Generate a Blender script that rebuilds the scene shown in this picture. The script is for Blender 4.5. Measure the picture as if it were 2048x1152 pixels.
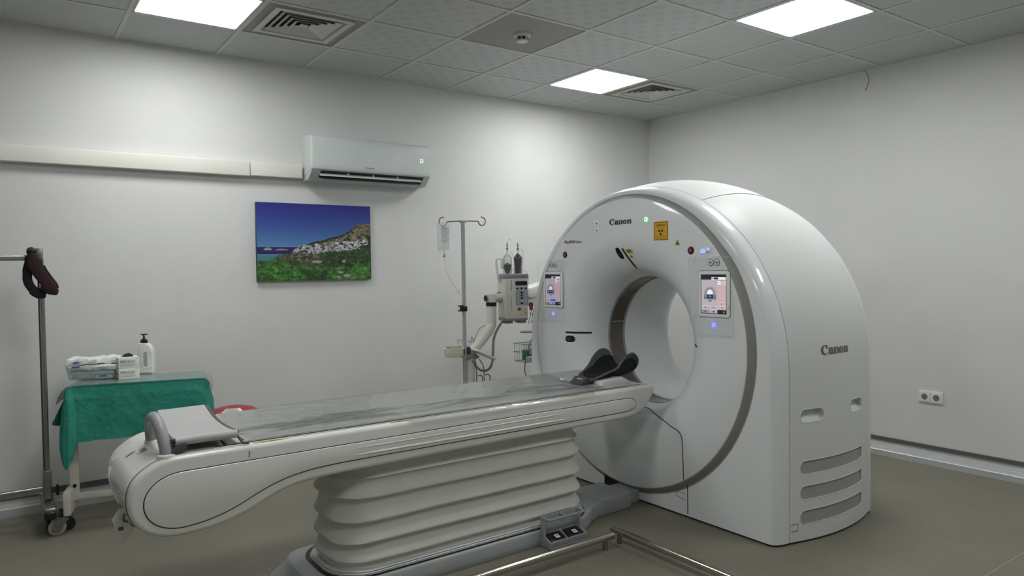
import bpy, bmesh, math, random
import numpy as np
from mathutils import Vector, Matrix, noise
random.seed(7)
PI = math.pi
D = bpy.data
S = bpy.context.scene
COL = S.collection
for o in list(D.objects): D.objects.remove(o)

# ------------------------------------------------------------------ camera
CAM = Vector((-5.425, -5.148, 1.426))
yaw, pitch, roll = 0.6210, -0.0280, -0.0126
fw = Vector((math.cos(pitch)*math.sin(yaw), math.cos(pitch)*math.cos(yaw), math.sin(pitch)))
rt = Vector((math.cos(yaw), -math.sin(yaw), 0)); up = rt.cross(fw)
r2 = rt*math.cos(roll)+up*math.sin(roll); u2 = r2.cross(fw)
cd = D.cameras.new('camera'); cam = D.objects.new('camera', cd); COL.objects.link(cam)
cam.matrix_world = Matrix(((r2.x, u2.x, -fw.x, CAM.x), (r2.y, u2.y, -fw.y, CAM.y), (r2.z, u2.z, -fw.z, CAM.z), (0, 0, 0, 1)))
cd.sensor_width = 36; cd.lens = 36*1430.4/2048; cd.clip_start = 0.05
S.camera = cam
# ------------------------------------------------------------------ world, exposure
W = D.worlds.new('world'); S.world = W; W.use_nodes = True
W.node_tree.nodes['Background'].inputs[0].default_value = (0.5, 0.52, 0.52, 1)
W.node_tree.nodes['Background'].inputs[1].default_value = 0.05
S.view_settings.view_transform = 'Standard'; S.view_settings.look = 'None'
S.view_settings.exposure = 1.0; S.view_settings.gamma = 1
S.view_settings.use_curve_mapping = False
PANEL_POWER = 11.0       # emission of the ceiling light panels
H = 2.9
XW, YW = -7.3, -7.0      # far walls, behind the camera

# ------------------------------------------------------------------ materials
def lin(c): return tuple((v/12.92 if v <= .04045 else ((v+.055)/1.055)**2.4) for v in c)
def rgb(r, g, b): return (*lin((r/255, g/255, b/255)), 1)
def mat(name, col, rough=.5, metal=0, noise_amt=0, nscale=20, bump=0, bscale=200, bdist=.002, emit=0, alpha=1, coat=0, spec=.5, trans=0):
    m = D.materials.new(name); m.use_nodes = True
    nt = m.node_tree; b = nt.nodes['Principled BSDF']
    b.inputs['Base Color'].default_value = col; b.inputs['Roughness'].default_value = rough
    b.inputs['Metallic'].default_value = metal; b.inputs['Specular IOR Level'].default_value = spec
    if coat: b.inputs['Coat Weight'].default_value = coat; b.inputs['Coat Roughness'].default_value = .06
    if trans: b.inputs['Transmission Weight'].default_value = trans
    if emit: b.inputs['Emission Color'].default_value = col; b.inputs['Emission Strength'].default_value = emit
    if alpha < 1: b.inputs['Alpha'].default_value = alpha
    tc = nt.nodes.new('ShaderNodeTexCoord')
    if noise_amt:
        n = nt.nodes.new('ShaderNodeTexNoise'); n.inputs['Scale'].default_value = nscale; n.inputs['Detail'].default_value = 5
        nt.links.new(tc.outputs['Object'], n.inputs['Vector'])
        r = nt.nodes.new('ShaderNodeMapRange'); r.inputs[1].default_value = .3; r.inputs[2].default_value = .7
        r.inputs[3].default_value = 1-noise_amt; r.inputs[4].default_value = 1+noise_amt*.5
        nt.links.new(n.outputs[0], r.inputs[0])
        mx = nt.nodes.new('ShaderNodeMix'); mx.data_type = 'RGBA'; mx.blend_type = 'MULTIPLY'; mx.inputs[0].default_value = 1
        mx.inputs[6].default_value = col; nt.links.new(r.outputs[0], mx.inputs[7]); nt.links.new(mx.outputs[2], b.inputs['Base Color'])
    if bump:
        n2 = nt.nodes.new('ShaderNodeTexNoise'); n2.inputs['Scale'].default_value = bscale; n2.inputs['Detail'].default_value = 3
        nt.links.new(tc.outputs['Object'], n2.inputs['Vector'])
        bp = nt.nodes.new('ShaderNodeBump'); bp.inputs['Strength'].default_value = bump; bp.inputs['Distance'].default_value = bdist
        nt.links.new(n2.outputs[0], bp.inputs['Height']); nt.links.new(bp.outputs[0], b.inputs['Normal'])
    return m
M = {}
M['wall'] = mat('wall_paint', rgb(214, 215, 214), .62, noise_amt=.025, nscale=3, bump=.12, bscale=90)
M['panelwhite'] = mat('gantry_plastic', rgb(224, 228, 229), .38, coat=.55, spec=.4)
M['gantryside'] = mat('gantry_side_plastic', rgb(216, 219, 218), .5, coat=.05, spec=.3)
M['couchwhite'] = mat('couch_plastic', rgb(218, 219, 214), .25, coat=.3)
M['tailwhite'] = mat('couch_tail_plastic', rgb(226, 227, 224), .2, coat=.5)
M['offwhite'] = mat('offwhite_plastic', rgb(212, 210, 200), .4)
M['white'] = mat('white_plastic', rgb(225, 226, 224), .35)
M['acwhite'] = mat('air_conditioner_plastic', rgb(205, 212, 210), .35, noise_amt=.03, nscale=5)
M['duct'] = mat('duct_plastic', rgb(222, 222, 213), .5, noise_amt=.04, nscale=4)
M['trunk'] = mat('trunking_aluminium', rgb(196, 199, 199), .38, metal=.25)
M['strip'] = mat('skirting_strip', rgb(92, 90, 84), .5, noise_amt=.2, nscale=60)
M['bar'] = mat('ceiling_grid_metal', rgb(202, 205, 203), .5)
M['plenum'] = mat('dark_void', rgb(20, 20, 20), .9)
M['black'] = mat('black_plastic', rgb(14, 14, 15), .4)
M['blackgloss'] = mat('black_glass', rgb(8, 8, 10), .1)
M['darkgrey'] = mat('dark_grey_plastic', rgb(62, 64, 64), .45)
M['accent'] = mat('ring_grey', rgb(150, 151, 147), .4)
M['seam'] = mat('seam_shadow_gap', rgb(40, 42, 42), .7)
M['window'] = mat('scan_window_film', rgb(78, 66, 62), .12, coat=.3)
M['bezel'] = mat('screen_bezel', rgb(240, 246, 238), .35)
M['midgrey'] = mat('grey_plastic', rgb(140, 144, 145), .35, noise_amt=.03, nscale=15)
M['basegrey'] = mat('base_grey_plastic', rgb(158, 163, 163), .35, noise_amt=.05, nscale=12)
M['vent'] = mat('vent_grille_grey', rgb(160, 162, 163), .5)
M['bellows'] = mat('bellows_fabric', rgb(206, 207, 200), .65, noise_amt=.03, nscale=10, bump=.15, bscale=60)
M['padgrey'] = mat('pad_vinyl', rgb(172, 173, 173), .5, bump=.25, bscale=18)
M['paddark'] = mat('pad_edge_binding', rgb(70, 73, 73), .6)
M['foam'] = mat('foam_black', rgb(16, 18, 22), .75)
M['shellgrey'] = mat('headrest_shell', rgb(84, 88, 88), .45)
M['handle'] = mat('handle_grey', rgb(150, 153, 154), .4)
M['steel'] = mat('stainless_steel', rgb(190, 184, 172), .17, metal=1)
M['steeldull'] = mat('dull_steel', rgb(150, 150, 146), .35, metal=1, noise_amt=.2, nscale=25)
M['chrome'] = mat('chromed_tube', rgb(165, 166, 162), .2, metal=1)
M['pole'] = mat('pole_metal', rgb(176, 180, 180), .35, metal=.45)
M['wire'] = mat('wire_metal', rgb(120, 118, 112), .3, metal=.9)
M['teal'] = mat('green_surgical_cloth', rgb(44, 142, 124), .85, noise_amt=.10, nscale=9, bump=.7, bscale=24, bdist=.012)
M['cart'] = mat('cart_enamel', rgb(205, 202, 190), .35, noise_amt=.08, nscale=20)
M['rubber'] = mat('wheel_rubber', rgb(150, 148, 142), .6)
M['red'] = mat('red_plastic', rgb(160, 44, 46), .4)
M['redbtn'] = mat('red_button', rgb(130, 22, 30), .35)
M['yellow'] = mat('yellow_label', rgb(222, 168, 20), .5)
M['olive'] = mat('yellow_warning_label', rgb(186, 172, 50), .5)
M['yellowbtn'] = mat('yellow_button', rgb(225, 190, 40), .4)
M['ink'] = mat('black_ink', rgb(24, 24, 26), .5)
M['inkgrey'] = mat('grey_ink', rgb(95, 97, 98), .5)
M['blueink'] = mat('blue_ink', rgb(60, 84, 160), .5)
M['paper'] = mat('paper', rgb(228, 228, 226), .6)
M['card'] = mat('card_box', rgb(228, 228, 222), .5)
M['maroon'] = mat('maroon_collar_fabric', rgb(44, 14, 24), .75, noise_amt=.3, nscale=8, bump=.3, bscale=120)
M['binding'] = mat('collar_binding', rgb(16, 13, 17), .7)
M['cuplid'] = mat('cream_cup', rgb(214, 211, 188), .4)
M['label'] = mat('panel_label_pale', rgb(188, 198, 206), .4)
M['navy'] = mat('navy_display', rgb(18, 22, 40), .2)
M['greenled'] = mat('green_led', rgb(60, 215, 100), .3, emit=1.0)
M['ledwhite'] = mat('white_led', rgb(200, 245, 215), .3, emit=.7)
M['blueled'] = mat('blue_led', rgb(70, 70, 255), .3, emit=3.0)
M['lcd'] = mat('blue_lcd', rgb(110, 130, 255), .3, emit=1.0)
M['tealpack'] = mat('teal_pack', rgb(40, 110, 96), .5)

def clear_film(name, tint, gloss_rough, base=.06, edge=.6, milk=.03, bump=.0, bscale=10):
    m = D.materials.new(name); m.use_nodes = True; nt = m.node_tree; nt.nodes.clear()
    out = nt.nodes.new('ShaderNodeOutputMaterial')
    tr = nt.nodes.new('ShaderNodeBsdfTransparent'); tr.inputs[0].default_value = tint
    gl = nt.nodes.new('ShaderNodeBsdfGlossy'); gl.inputs['Roughness'].default_value = gloss_rough
    df = nt.nodes.new('ShaderNodeBsdfDiffuse'); df.inputs[0].default_value = (.8, .82, .82, 1)
    lw = nt.nodes.new('ShaderNodeLayerWeight'); lw.inputs[0].default_value = .35
    mr = nt.nodes.new('ShaderNodeMapRange'); mr.inputs[3].default_value = base; mr.inputs[4].default_value = edge
    nt.links.new(lw.outputs['Fresnel'], mr.inputs[0])
    m1 = nt.nodes.new('ShaderNodeMixShader'); m2 = nt.nodes.new('ShaderNodeMixShader'); m1.inputs[0].default_value = milk
    nt.links.new(tr.outputs[0], m1.inputs[1]); nt.links.new(df.outputs[0], m1.inputs[2])
    nt.links.new(mr.outputs[0], m2.inputs[0]); nt.links.new(m1.outputs[0], m2.inputs[1]); nt.links.new(gl.outputs[0], m2.inputs[2])
    if bump:
        tc = nt.nodes.new('ShaderNodeTexCoord'); n = nt.nodes.new('ShaderNodeTexNoise'); n.inputs['Scale'].default_value = bscale
        n.inputs['Distortion'].default_value = 1.2
        bp = nt.nodes.new('ShaderNodeBump'); bp.inputs['Strength'].default_value = bump; bp.inputs['Distance'].default_value = .01
        nt.links.new(tc.outputs['Object'], n.inputs['Vector']); nt.links.new(n.outputs[0], bp.inputs['Height'])
        nt.links.new(bp.outputs[0], gl.inputs['Normal'])
    nt.links.new(m2.outputs[0], out.inputs[0])
    return m
M['film'] = clear_film('clear_film', (.995, 1, 1, 1), .1, .012, .18, .012, .5, 14)
M['filmedge'] = clear_film('clear_film_fold', (1, 1, 1, 1), .2, .05, .2, .5)
M['sheet'] = clear_film('couch_sheet_film', (.9, .91, .9, 1), .1, .05, .5, .03, .3, 9)
M['vinylclear'] = clear_film('clear_table_vinyl', (.9, .97, .96, 1), .1, .05, .55, .16)
M['tubclear'] = clear_film('clear_tub_plastic', (.93, .97, .98, 1), .15, .04, .3, .06, .3, 30)
M['bagclear'] = clear_film('infusion_bag_plastic', (.98, .99, .99, 1), .12, .08, .6, .22, 1.0, 50)
M['glass'] = clear_film('syringe_barrel_plastic', (.92, .94, .94, 1), .08, .06, .6, .06)

def emis(name, col, s):
    m = D.materials.new(name); m.use_nodes = True; nt = m.node_tree; nt.nodes.clear()
    out = nt.nodes.new('ShaderNodeOutputMaterial'); e = nt.nodes.new('ShaderNodeEmission')
    e.inputs[0].default_value = col; e.inputs[1].default_value = s
    nt.links.new(e.outputs[0], out.inputs[0]); return m
M['lightpanelweak'] = emis('light_diffuser_dimmed', (.985, .99, .972, 1), PANEL_POWER*.88)  # same panel, dimmed to keep the gantry side below from blowing out
M['lightpanel'] = emis('light_diffuser', (.985, .99, .972, 1), PANEL_POWER)

def attr_mat(name, rough=.5, emit=0):
    m = D.materials.new(name); m.use_nodes = True; nt = m.node_tree; b = nt.nodes['Principled BSDF']
    a = nt.nodes.new('ShaderNodeAttribute'); a.attribute_name = 'Col'
    nt.links.new(a.outputs[0], b.inputs['Base Color']); b.inputs['Roughness'].default_value = rough
    if emit: nt.links.new(a.outputs[0], b.inputs['Emission Color']); b.inputs['Emission Strength'].default_value = emit
    return m
M['print'] = attr_mat('printed_canvas', .6)
M['screen'] = attr_mat('lit_screen', .15, .42)

def floor_mat():
    m = mat('vinyl_floor', rgb(124, 120, 108), .55); nt = m.node_tree; b = nt.nodes['Principled BSDF']
    tc = nt.nodes.new('ShaderNodeTexCoord')
    n1 = nt.nodes.new('ShaderNodeTexNoise'); n1.inputs['Scale'].default_value = 230; n1.inputs['Detail'].default_value = 2
    n2 = nt.nodes.new('ShaderNodeTexNoise'); n2.inputs['Scale'].default_value = 2.2; n2.inputs['Detail'].default_value = 3
    cr = nt.nodes.new('ShaderNodeValToRGB')
    cr.color_ramp.elements[0].position = .36; cr.color_ramp.elements[0].color = rgb(92, 88, 76)
    cr.color_ramp.elements[1].position = .64; cr.color_ramp.elements[1].color = rgb(140, 136, 122)
    for n in (n1, n2): nt.links.new(tc.outputs['Object'], n.inputs['Vector'])
    nt.links.new(n1.outputs[0], cr.inputs[0])
    mr = nt.nodes.new('ShaderNodeMapRange'); mr.inputs[1].default_value = .3; mr.inputs[2].default_value = .7; mr.inputs[3].default_value = .92; mr.inputs[4].default_value = 1.06
    nt.links.new(n2.outputs[0], mr.inputs[0])
    mx = nt.nodes.new('ShaderNodeMix'); mx.data_type = 'RGBA'; mx.blend_type = 'MULTIPLY'; mx.inputs[0].default_value = 1
    nt.links.new(cr.outputs[0], mx.inputs[6]); nt.links.new(mr.outputs[0], mx.inputs[7]); nt.links.new(mx.outputs[2], b.inputs['Base Color'])
    return m
M['floor'] = floor_mat()

def tile_mat(name, base, dark, kind):
    m = mat(name, base, .55); nt = m.node_tree; b = nt.nodes['Principled BSDF']
    tc = nt.nodes.new('ShaderNodeTexCoord')
    mp = nt.nodes.new('ShaderNodeMapping'); nt.links.new(tc.outputs['Object'], mp.inputs[0])
    fac = None
    if kind == 'lens':      # staggered lens-shaped spots pressed into the tile
        mp.inputs['Rotation'].default_value = (0, 0, 0); mp.inputs['Scale'].default_value = (1, 1, 1)
        sx = nt.nodes.new('ShaderNodeSeparateXYZ'); nt.links.new(mp.outputs[0], sx.inputs[0])
        def wav(sock, k, ph=0):
            a = nt.nodes.new('ShaderNodeMath'); a.operation = 'MULTIPLY_ADD'; a.inputs[1].default_value = k; a.inputs[2].default_value = ph
            nt.links.new(sock, a.inputs[0]); c = nt.nodes.new('ShaderNodeMath'); c.operation = 'COSINE'; nt.links.new(a.outputs[0], c.inputs[0]); return c
        w1 = wav(sx.outputs[0], 2*PI/.145); w2 = wav(sx.outputs[1], 2*PI/.145)
        ad = nt.nodes.new('ShaderNodeMath'); ad.operation = 'MULTIPLY'; nt.links.new(w1.outputs[0], ad.inputs[0]); nt.links.new(w2.outputs[0], ad.inputs[1])
        mr = nt.nodes.new('ShaderNodeMapRange'); mr.inputs[1].default_value = .3; mr.inputs[2].default_value = .38
        nt.links.new(ad.outputs[0], mr.inputs[0]); fac = mr.outputs[0]
    else:
        mp.inputs['Scale'].default_value = (2, 14, 1)
        n = nt.nodes.new('ShaderNodeTexNoise'); n.inputs['Scale'].default_value = 6; nt.links.new(mp.outputs[0], n.inputs['Vector'])
        mr = nt.nodes.new('ShaderNodeMapRange'); mr.inputs[1].default_value = .4; mr.inputs[2].default_value = .6
        nt.links.new(n.outputs[0], mr.inputs[0]); fac = mr.outputs[0]
    mx = nt.nodes.new('ShaderNodeMix'); mx.data_type = 'RGBA'; mx.inputs[6].default_value = base; mx.inputs[7].default_value = dark
    nt.links.new(fac, mx.inputs[0]); nt.links.new(mx.outputs[2], b.inputs['Base Color'])
    return m
M['tilelens'] = tile_mat('ceiling_tile_spotted', rgb(193, 196, 196), rgb(184, 187, 187), 'lens')
M['tilewave'] = tile_mat('ceiling_tile_wavy', rgb(190, 194, 193), rgb(185, 189, 188), 'wave')
M['tileplain'] = mat('ceiling_tile_plain', rgb(160, 160, 154), .7)
M['ventback'] = mat('vent_tile_grey', rgb(150, 148, 142), .6, noise_amt=.1, nscale=40)
M['ventwhite'] = mat('vent_enamel', rgb(205, 208, 202), .4)

def mattress_mat():
    m = mat('mattress_vinyl', rgb(170, 172, 166), .3); nt = m.node_tree; b = nt.nodes['Principled BSDF']
    tc = nt.nodes.new('ShaderNodeTexCoord'); mp = nt.nodes.new('ShaderNodeMapping'); mp.inputs['Scale'].default_value = (2.2, 9, 1)
    nt.links.new(tc.outputs['Object'], mp.inputs[0])
    n = nt.nodes.new('ShaderNodeTexNoise'); n.inputs['Scale'].default_value = 1.6; n.inputs['Detail'].default_value = 5; n.inputs['Distortion'].default_value = .8
    nt.links.new(mp.outputs[0], n.inputs['Vector'])
    # darker patch where the clear sheet sticks: along the middle of the trough only
    sx = nt.nodes.new('ShaderNodeSeparateXYZ'); nt.links.new(tc.outputs['Object'], sx.inputs[0])
    a = nt.nodes.new('ShaderNodeMath'); a.operation = 'ADD'; a.inputs[1].default_value = 2.06; nt.links.new(sx.outputs[1], a.inputs[0])
    ab = nt.nodes.new('ShaderNodeMath'); ab.operation = 'ABSOLUTE'; nt.links.new(a.outputs[0], ab.inputs[0])
    mr0 = nt.nodes.new('ShaderNodeMapRange'); mr0.inputs[1].default_value = .05; mr0.inputs[2].default_value = .2; mr0.inputs[3].default_value = .08; mr0.inputs[4].default_value = -.3
    nt.links.new(ab.outputs[0], mr0.inputs[0])
    s = nt.nodes.new('ShaderNodeMath'); s.operation = 'ADD'; nt.links.new(n.outputs[0], s.inputs[0]); nt.links.new(mr0.outputs[0], s.inputs[1])
    mr = nt.nodes.new('ShaderNodeMapRange'); mr.inputs[1].default_value = .53; mr.inputs[2].default_value = .56; nt.links.new(s.outputs[0], mr.inputs[0])
    mx = nt.nodes.new('ShaderNodeMix'); mx.data_type = 'RGBA'; mx.inputs[6].default_value = rgb(172, 174, 168); mx.inputs[7].default_value = rgb(120, 124, 124)
    nt.links.new(mr.outputs[0], mx.inputs[0]); nt.links.new(mx.outputs[2], b.inputs['Base Color'])
    return m
M['mattress'] = mattress_mat()

# ------------------------------------------------------------------ geometry helpers
class G:
    """collects vertices and faces of ONE mesh object"""
    def __init__(s): s.v = []; s.f = []
    def add(s, vs, fs):
        k = len(s.v); s.v += [tuple(p) for p in vs]; s.f += [tuple(i+k for i in f) for f in fs]; return s
    def box(s, c, d, rot=None, bev=0):
        if bev:
            bm = bmesh.new(); bmesh.ops.create_cube(bm, size=1); bmesh.ops.scale(bm, vec=d, verts=bm.verts)
            bmesh.ops.bevel(bm, geom=bm.edges[:], offset=bev, segments=3, profile=.5, affect='EDGES')
            bm.verts.ensure_lookup_table(); vs = [v.co.copy() for v in bm.verts]; fs = [[v.index for v in f.verts] for f in bm.faces]; bm.free()
        else:
            vs = [Vector((x*d[0]/2, y*d[1]/2, z*d[2]/2)) for x in (-1, 1) for y in (-1, 1) for z in (-1, 1)]
            fs = [(0, 1, 3, 2), (4, 6, 7, 5), (0, 4, 5, 1), (2, 3, 7, 6), (0, 2, 6, 4), (1, 5, 7, 3)]
        if rot is not None: vs = [rot @ v for v in vs]
        return s.add([v+Vector(c) for v in vs], fs)
    def rings(s, rs, closed=True, cap=True):
        n = len(rs[0]); vs = [p for r in rs for p in r]; fs = []
        m = n if closed else n-1
        for i in range(len(rs)-1):
            for j in range(m):
                k = (j+1) % n; fs.append((i*n+j, i*n+k, (i+1)*n+k, (i+1)*n+j))
        if cap and closed: fs.append(tuple(range(n-1, -1, -1))); fs.append(tuple((len(rs)-1)*n+j for j in range(n)))
        return s.add(vs, fs)
    def tube(s, pts, r, n=10, closed=False, cap=True):
        pts = [Vector(p) for p in pts]; N = len(pts); rs = []
        rad = r if isinstance(r, (list, tuple)) else [r]*N
        t0 = (pts[1]-pts[0]).normalized(); a = Vector((0, 0, 1)) if abs(t0.z) < .9 else Vector((1, 0, 0))
        u = t0.cross(a).normalized()
        for i, p in enumerate(pts):
            if closed: t = (pts[(i+1) % N]-pts[i-1]).normalized()
            else: t = (pts[min(i+1, N-1)]-pts[max(i-1, 0)]).normalized()
            u = (u-t*u.dot(t)).normalized(); w = t.cross(u)
            rs.append([p+(u*math.cos(2*PI*k/n)+w*math.sin(2*PI*k/n))*rad[i] for k in range(n)])
        if closed: rs.append(rs[0])
        return s.rings(rs, True, cap and not closed)
    def lathe(s, prof, c, axis='z', n=24, cap=True):
        rs = []
        for r, h in prof:
            ring = []
            for k in range(n):
                a = 2*PI*k/n; x, y = r*math.cos(a), r*math.sin(a)
                p = {'z': (x, y, h), 'x': (h, x, y), 'y': (y, h, x)}[axis]
                ring.append(Vector(p)+Vector(c))
            rs.append(ring)
        return s.rings(rs, True, cap)
    def slab(s, out, t0, t1, r=0, m=None, seg=4, cap=True):
        """2D outline (ccw) swept from t0 to t1 with rounded rims; m maps (a, b, t) to xyz"""
        m = m or (lambda a, b, t: (a, b, t))
        out = ccw(out); rs = []
        prof = [(0, t0)] if r == 0 else [(r*(1-math.sin(PI/2*k/seg)), t0+r*(1-math.cos(PI/2*k/seg))) for k in range(seg+1)]
        prof2 = [(0, t1)] if r == 0 else [(i, t1-(t-t0)) for i, t in reversed(prof)]
        for ins, t in prof+prof2:
            rs.append([m(a, b, t) for a, b in inset(out, ins)])
        return s.rings(rs, True, cap)
def ccw(o):
    a = sum(o[i-1][0]*o[i][1]-o[i][0]*o[i-1][1] for i in range(len(o)))
    return list(o) if a > 0 else list(reversed(o))
def inset(o, d):
    if d == 0: return list(o)
    r = []; n = len(o)
    for i in range(n):
        p, q, s = Vector(o[i-1]), Vector(o[i]), Vector(o[(i+1) % n])
        e1 = (q-p).normalized() if (q-p).length > 1e-9 else Vector((1, 0)); e2 = (s-q).normalized() if (s-q).length > 1e-9 else e1
        n1 = Vector((-e1.y, e1.x)); n2 = Vector((-e2.y, e2.x)); nn = (n1+n2)
        nn = nn.normalized() if nn.length > 1e-6 else n1
        k = min(1/max(nn.dot(n1), .3), 2.2)
        r.append(tuple(q+nn*d*k))
    return r
def chaikin(o, k=2, closed=True):
    for _ in range(k):
        r = []; n = len(o)
        for i in range(n if closed else n-1):
            a, b = o[i], o[(i+1) % n]
            r.append(tuple(.75*x+.25*y for x, y in zip(a, b))); r.append(tuple(.25*x+.75*y for x, y in zip(a, b)))
        if not closed: r = [o[0]]+r+[o[-1]]
        o = r
    return o
def rrect(x0, y0, x1, y1, r, seg=5):
    o = []
    for cx, cy, a in ((x1-r, y1-r, 0), (x0+r, y1-r, PI/2), (x0+r, y0+r, PI), (x1-r, y0+r, 1.5*PI)):
        for k in range(seg+1): o.append((cx+r*math.cos(a+PI/2*k/seg), cy+r*math.sin(a+PI/2*k/seg)))
    return o
def resamp(o, m=.006):
    r = []
    for i in range(len(o)):
        a, b = Vector(o[i]), Vector(o[(i+1) % len(o)]); n = max(1, int((a-b).length/m)); r += [tuple(a.lerp(b, k/n)) for k in range(n)]
    return r
def circ(x, y, r, n=24, ry=None): return [(x+r*math.cos(2*PI*k/n), y+(ry or r)*math.sin(2*PI*k/n)) for k in range(n)]
def spline(pts, k=8):
    pts = [Vector(p) for p in pts]; P = [pts[0]*2-pts[1]]+pts+[pts[-1]*2-pts[-2]]; o = []
    for i in range(1, len(P)-2):
        a, b, c, d = P[i-1:i+3]
        for j in range(k):
            t = j/k; o.append(.5*((2*b)+(c-a)*t+(2*a-5*b+4*c-d)*t*t+(3*b-a-3*c+d)*t**3))
    return o+[pts[-1]]
def mXZ(y0=0, s=1): return lambda a, b, t: (a, y0+s*t, b)       # outline in XZ swept along y
def mYZ(x0=0): return lambda a, b, t: (x0+t, a, b)              # outline in YZ swept along x

def obj(name, g, m, parent=None, smooth=True, ang=38, label=None, recalc=True):
    me = D.meshes.new(name)
    if isinstance(g, G): me.from_pydata(g.v, [], g.f)
    bm = bmesh.new(); bm.from_mesh(me)
    if recalc: bmesh.ops.recalc_face_normals(bm, faces=bm.faces)
    if smooth:
        for f in bm.faces: f.smooth = True
        lim = math.radians(ang)
        for e in bm.edges:
            if len(e.link_faces) == 2 and e.calc_face_angle(0) > lim: e.smooth = False
    bm.to_mesh(me); bm.free()
    me.materials.append(M[m] if isinstance(m, str) else m)
    o = D.objects.new(name, me); COL.objects.link(o)
    if parent is not None:
        o.parent = parent; o.matrix_parent_inverse = wm(parent).inverted()
    if label: o['label'] = label
    return o
def wm(o):
    m = o.matrix_basis
    return m if o.parent is None else wm(o.parent) @ o.matrix_parent_inverse @ m
def thing(name, loc, label, cat, group=None, rz=0):
    o = D.objects.new(name, None); o.empty_display_size = .1; COL.objects.link(o); o.location = loc; o.rotation_euler = (0, 0, rz)
    return tag(o, label, cat, group)
def tag(o, label, cat, group=None):
    o['label'] = label; o['category'] = cat
    if group: o['group'] = group
    return o
def struct(o): o['kind'] = 'structure'; return o
def dup(root, loc, label=None):
    r = root.copy(); COL.objects.link(r)
    base = root.location.copy(); r.location = loc
    if label: r['label'] = label
    def cp(src, par):
        for ch in src.children:
            if ch is par: continue
            c = ch.copy(); COL.objects.link(c); c.parent = par; c.matrix_parent_inverse = ch.matrix_parent_inverse.copy(); cp(ch, c)
    cp(root, r); return r
def txt(name, s, o, u, v, w, m, parent=None, h=None, bold=0, shear=0, off=.0012, f=None, label=None):
    """flat lettering: o = lower-left corner, u, v = reading and up direction, w = width"""
    c = D.curves.new(name, 'FONT'); c.body = s; c.size = 1; c.offset = bold; c.shear = shear; c.resolution_u = 3
    t = D.objects.new(name, c); COL.objects.link(t)
    me = D.meshes.new_from_object(t.evaluated_get(bpy.context.evaluated_depsgraph_get()))
    D.objects.remove(t)
    return flat(name, me, o, u, v, w, m, parent, h, off, f, label)
def flat(name, me, o, u, v, w, m, parent=None, h=None, off=.0012, f=None, label=None):
    co = [q.co.copy() for q in me.vertices]
    x0 = min(q.x for q in co); x1 = max(q.x for q in co); y0 = min(q.y for q in co); y1 = max(q.y for q in co)
    sx = w/(x1-x0); sy = h/(y1-y0) if h else sx
    u = Vector(u).normalized(); v = Vector(v).normalized(); n = u.cross(v).normalized(); o = Vector(o)
    for q in me.vertices:
        a, b = (q.co.x-x0)*sx, (q.co.y-y0)*sy
        q.co = f(a, b) if f else o+u*a+v*b+n*off
    me.name = name; me.materials.clear(); me.materials.append(M[m])
    ob = D.objects.new(name, me); COL.objects.link(ob)
    if parent is not None: ob.parent = parent; ob.matrix_parent_inverse = wm(parent).inverted()
    if label: ob['label'] = label
    return ob
def paint(name, img, o, u, v, w, h, m, parent=None, off=.001, label=None):
    """flat print: img (rows from the bottom, srgb 0..1) as face colours of a fine grid"""
    ny, nx = img.shape[:2]; u = Vector(u).normalized(); v = Vector(v).normalized(); n = u.cross(v); o = Vector(o)+n*off
    vs = [o+u*(w*i/nx)+v*(h*j/ny) for j in range(ny+1) for i in range(nx+1)]
    fs = [(j*(nx+1)+i, j*(nx+1)+i+1, (j+1)*(nx+1)+i+1, (j+1)*(nx+1)+i) for j in range(ny) for i in range(nx)]
    me = D.meshes.new(name); me.from_pydata([tuple(p) for p in vs], [], fs)
    ca = me.color_attributes.new('Col', 'FLOAT_COLOR', 'CORNER')
    c = np.clip(img.reshape(-1, 3), 0, 1); c = np.where(c <= .04045, c/12.92, ((c+.055)/1.055)**2.4)
    c4 = np.concatenate([c, np.ones((len(c), 1))], 1); ca.data.foreach_set('color', np.repeat(c4, 4, 0).astype(np.float32).ravel())
    me.materials.append(M[m]); ob = D.objects.new(name, me); COL.objects.link(ob)
    if parent is not None: ob.parent = parent; ob.matrix_parent_inverse = wm(parent).inverted()
    if label: ob['label'] = label
    return ob

# ================================================================== ROOM
g = G().box(((XW)/2, YW/2, -.05), (-XW+.4, -YW+.4, .1)); flo = struct(obj('floor', g, 'floor', smooth=False))
for i, y in enumerate((-3.78, -1.78, -5.78)):
    obj('weld_seam', G().box((XW/2, y, .0006), (-XW-.1, .006, .0016)), mat('floor_weld_thread', rgb(150, 147, 134), .5) if i == 0 else D.materials['floor_weld_thread'], flo)
struct(obj('wall_back', G().box((XW/2, .05, H/2+.1), (-XW+.4, .1, H+.4)), 'wall', smooth=False))
struct(obj('wall_right', G().box((.05, YW/2, H/2+.1), (.1, -YW, H+.4)), 'wall', smooth=False))
struct(obj('wall_left', G().box((XW-.05, YW/2, H/2+.1), (.1, -YW, H+.4)), 'wall', smooth=False))
struct(obj('wall_front', G().box((XW/2, YW-.05, H/2+.1), (-XW+.4, .1, H+.4)), 'wall', smooth=False))
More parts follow.
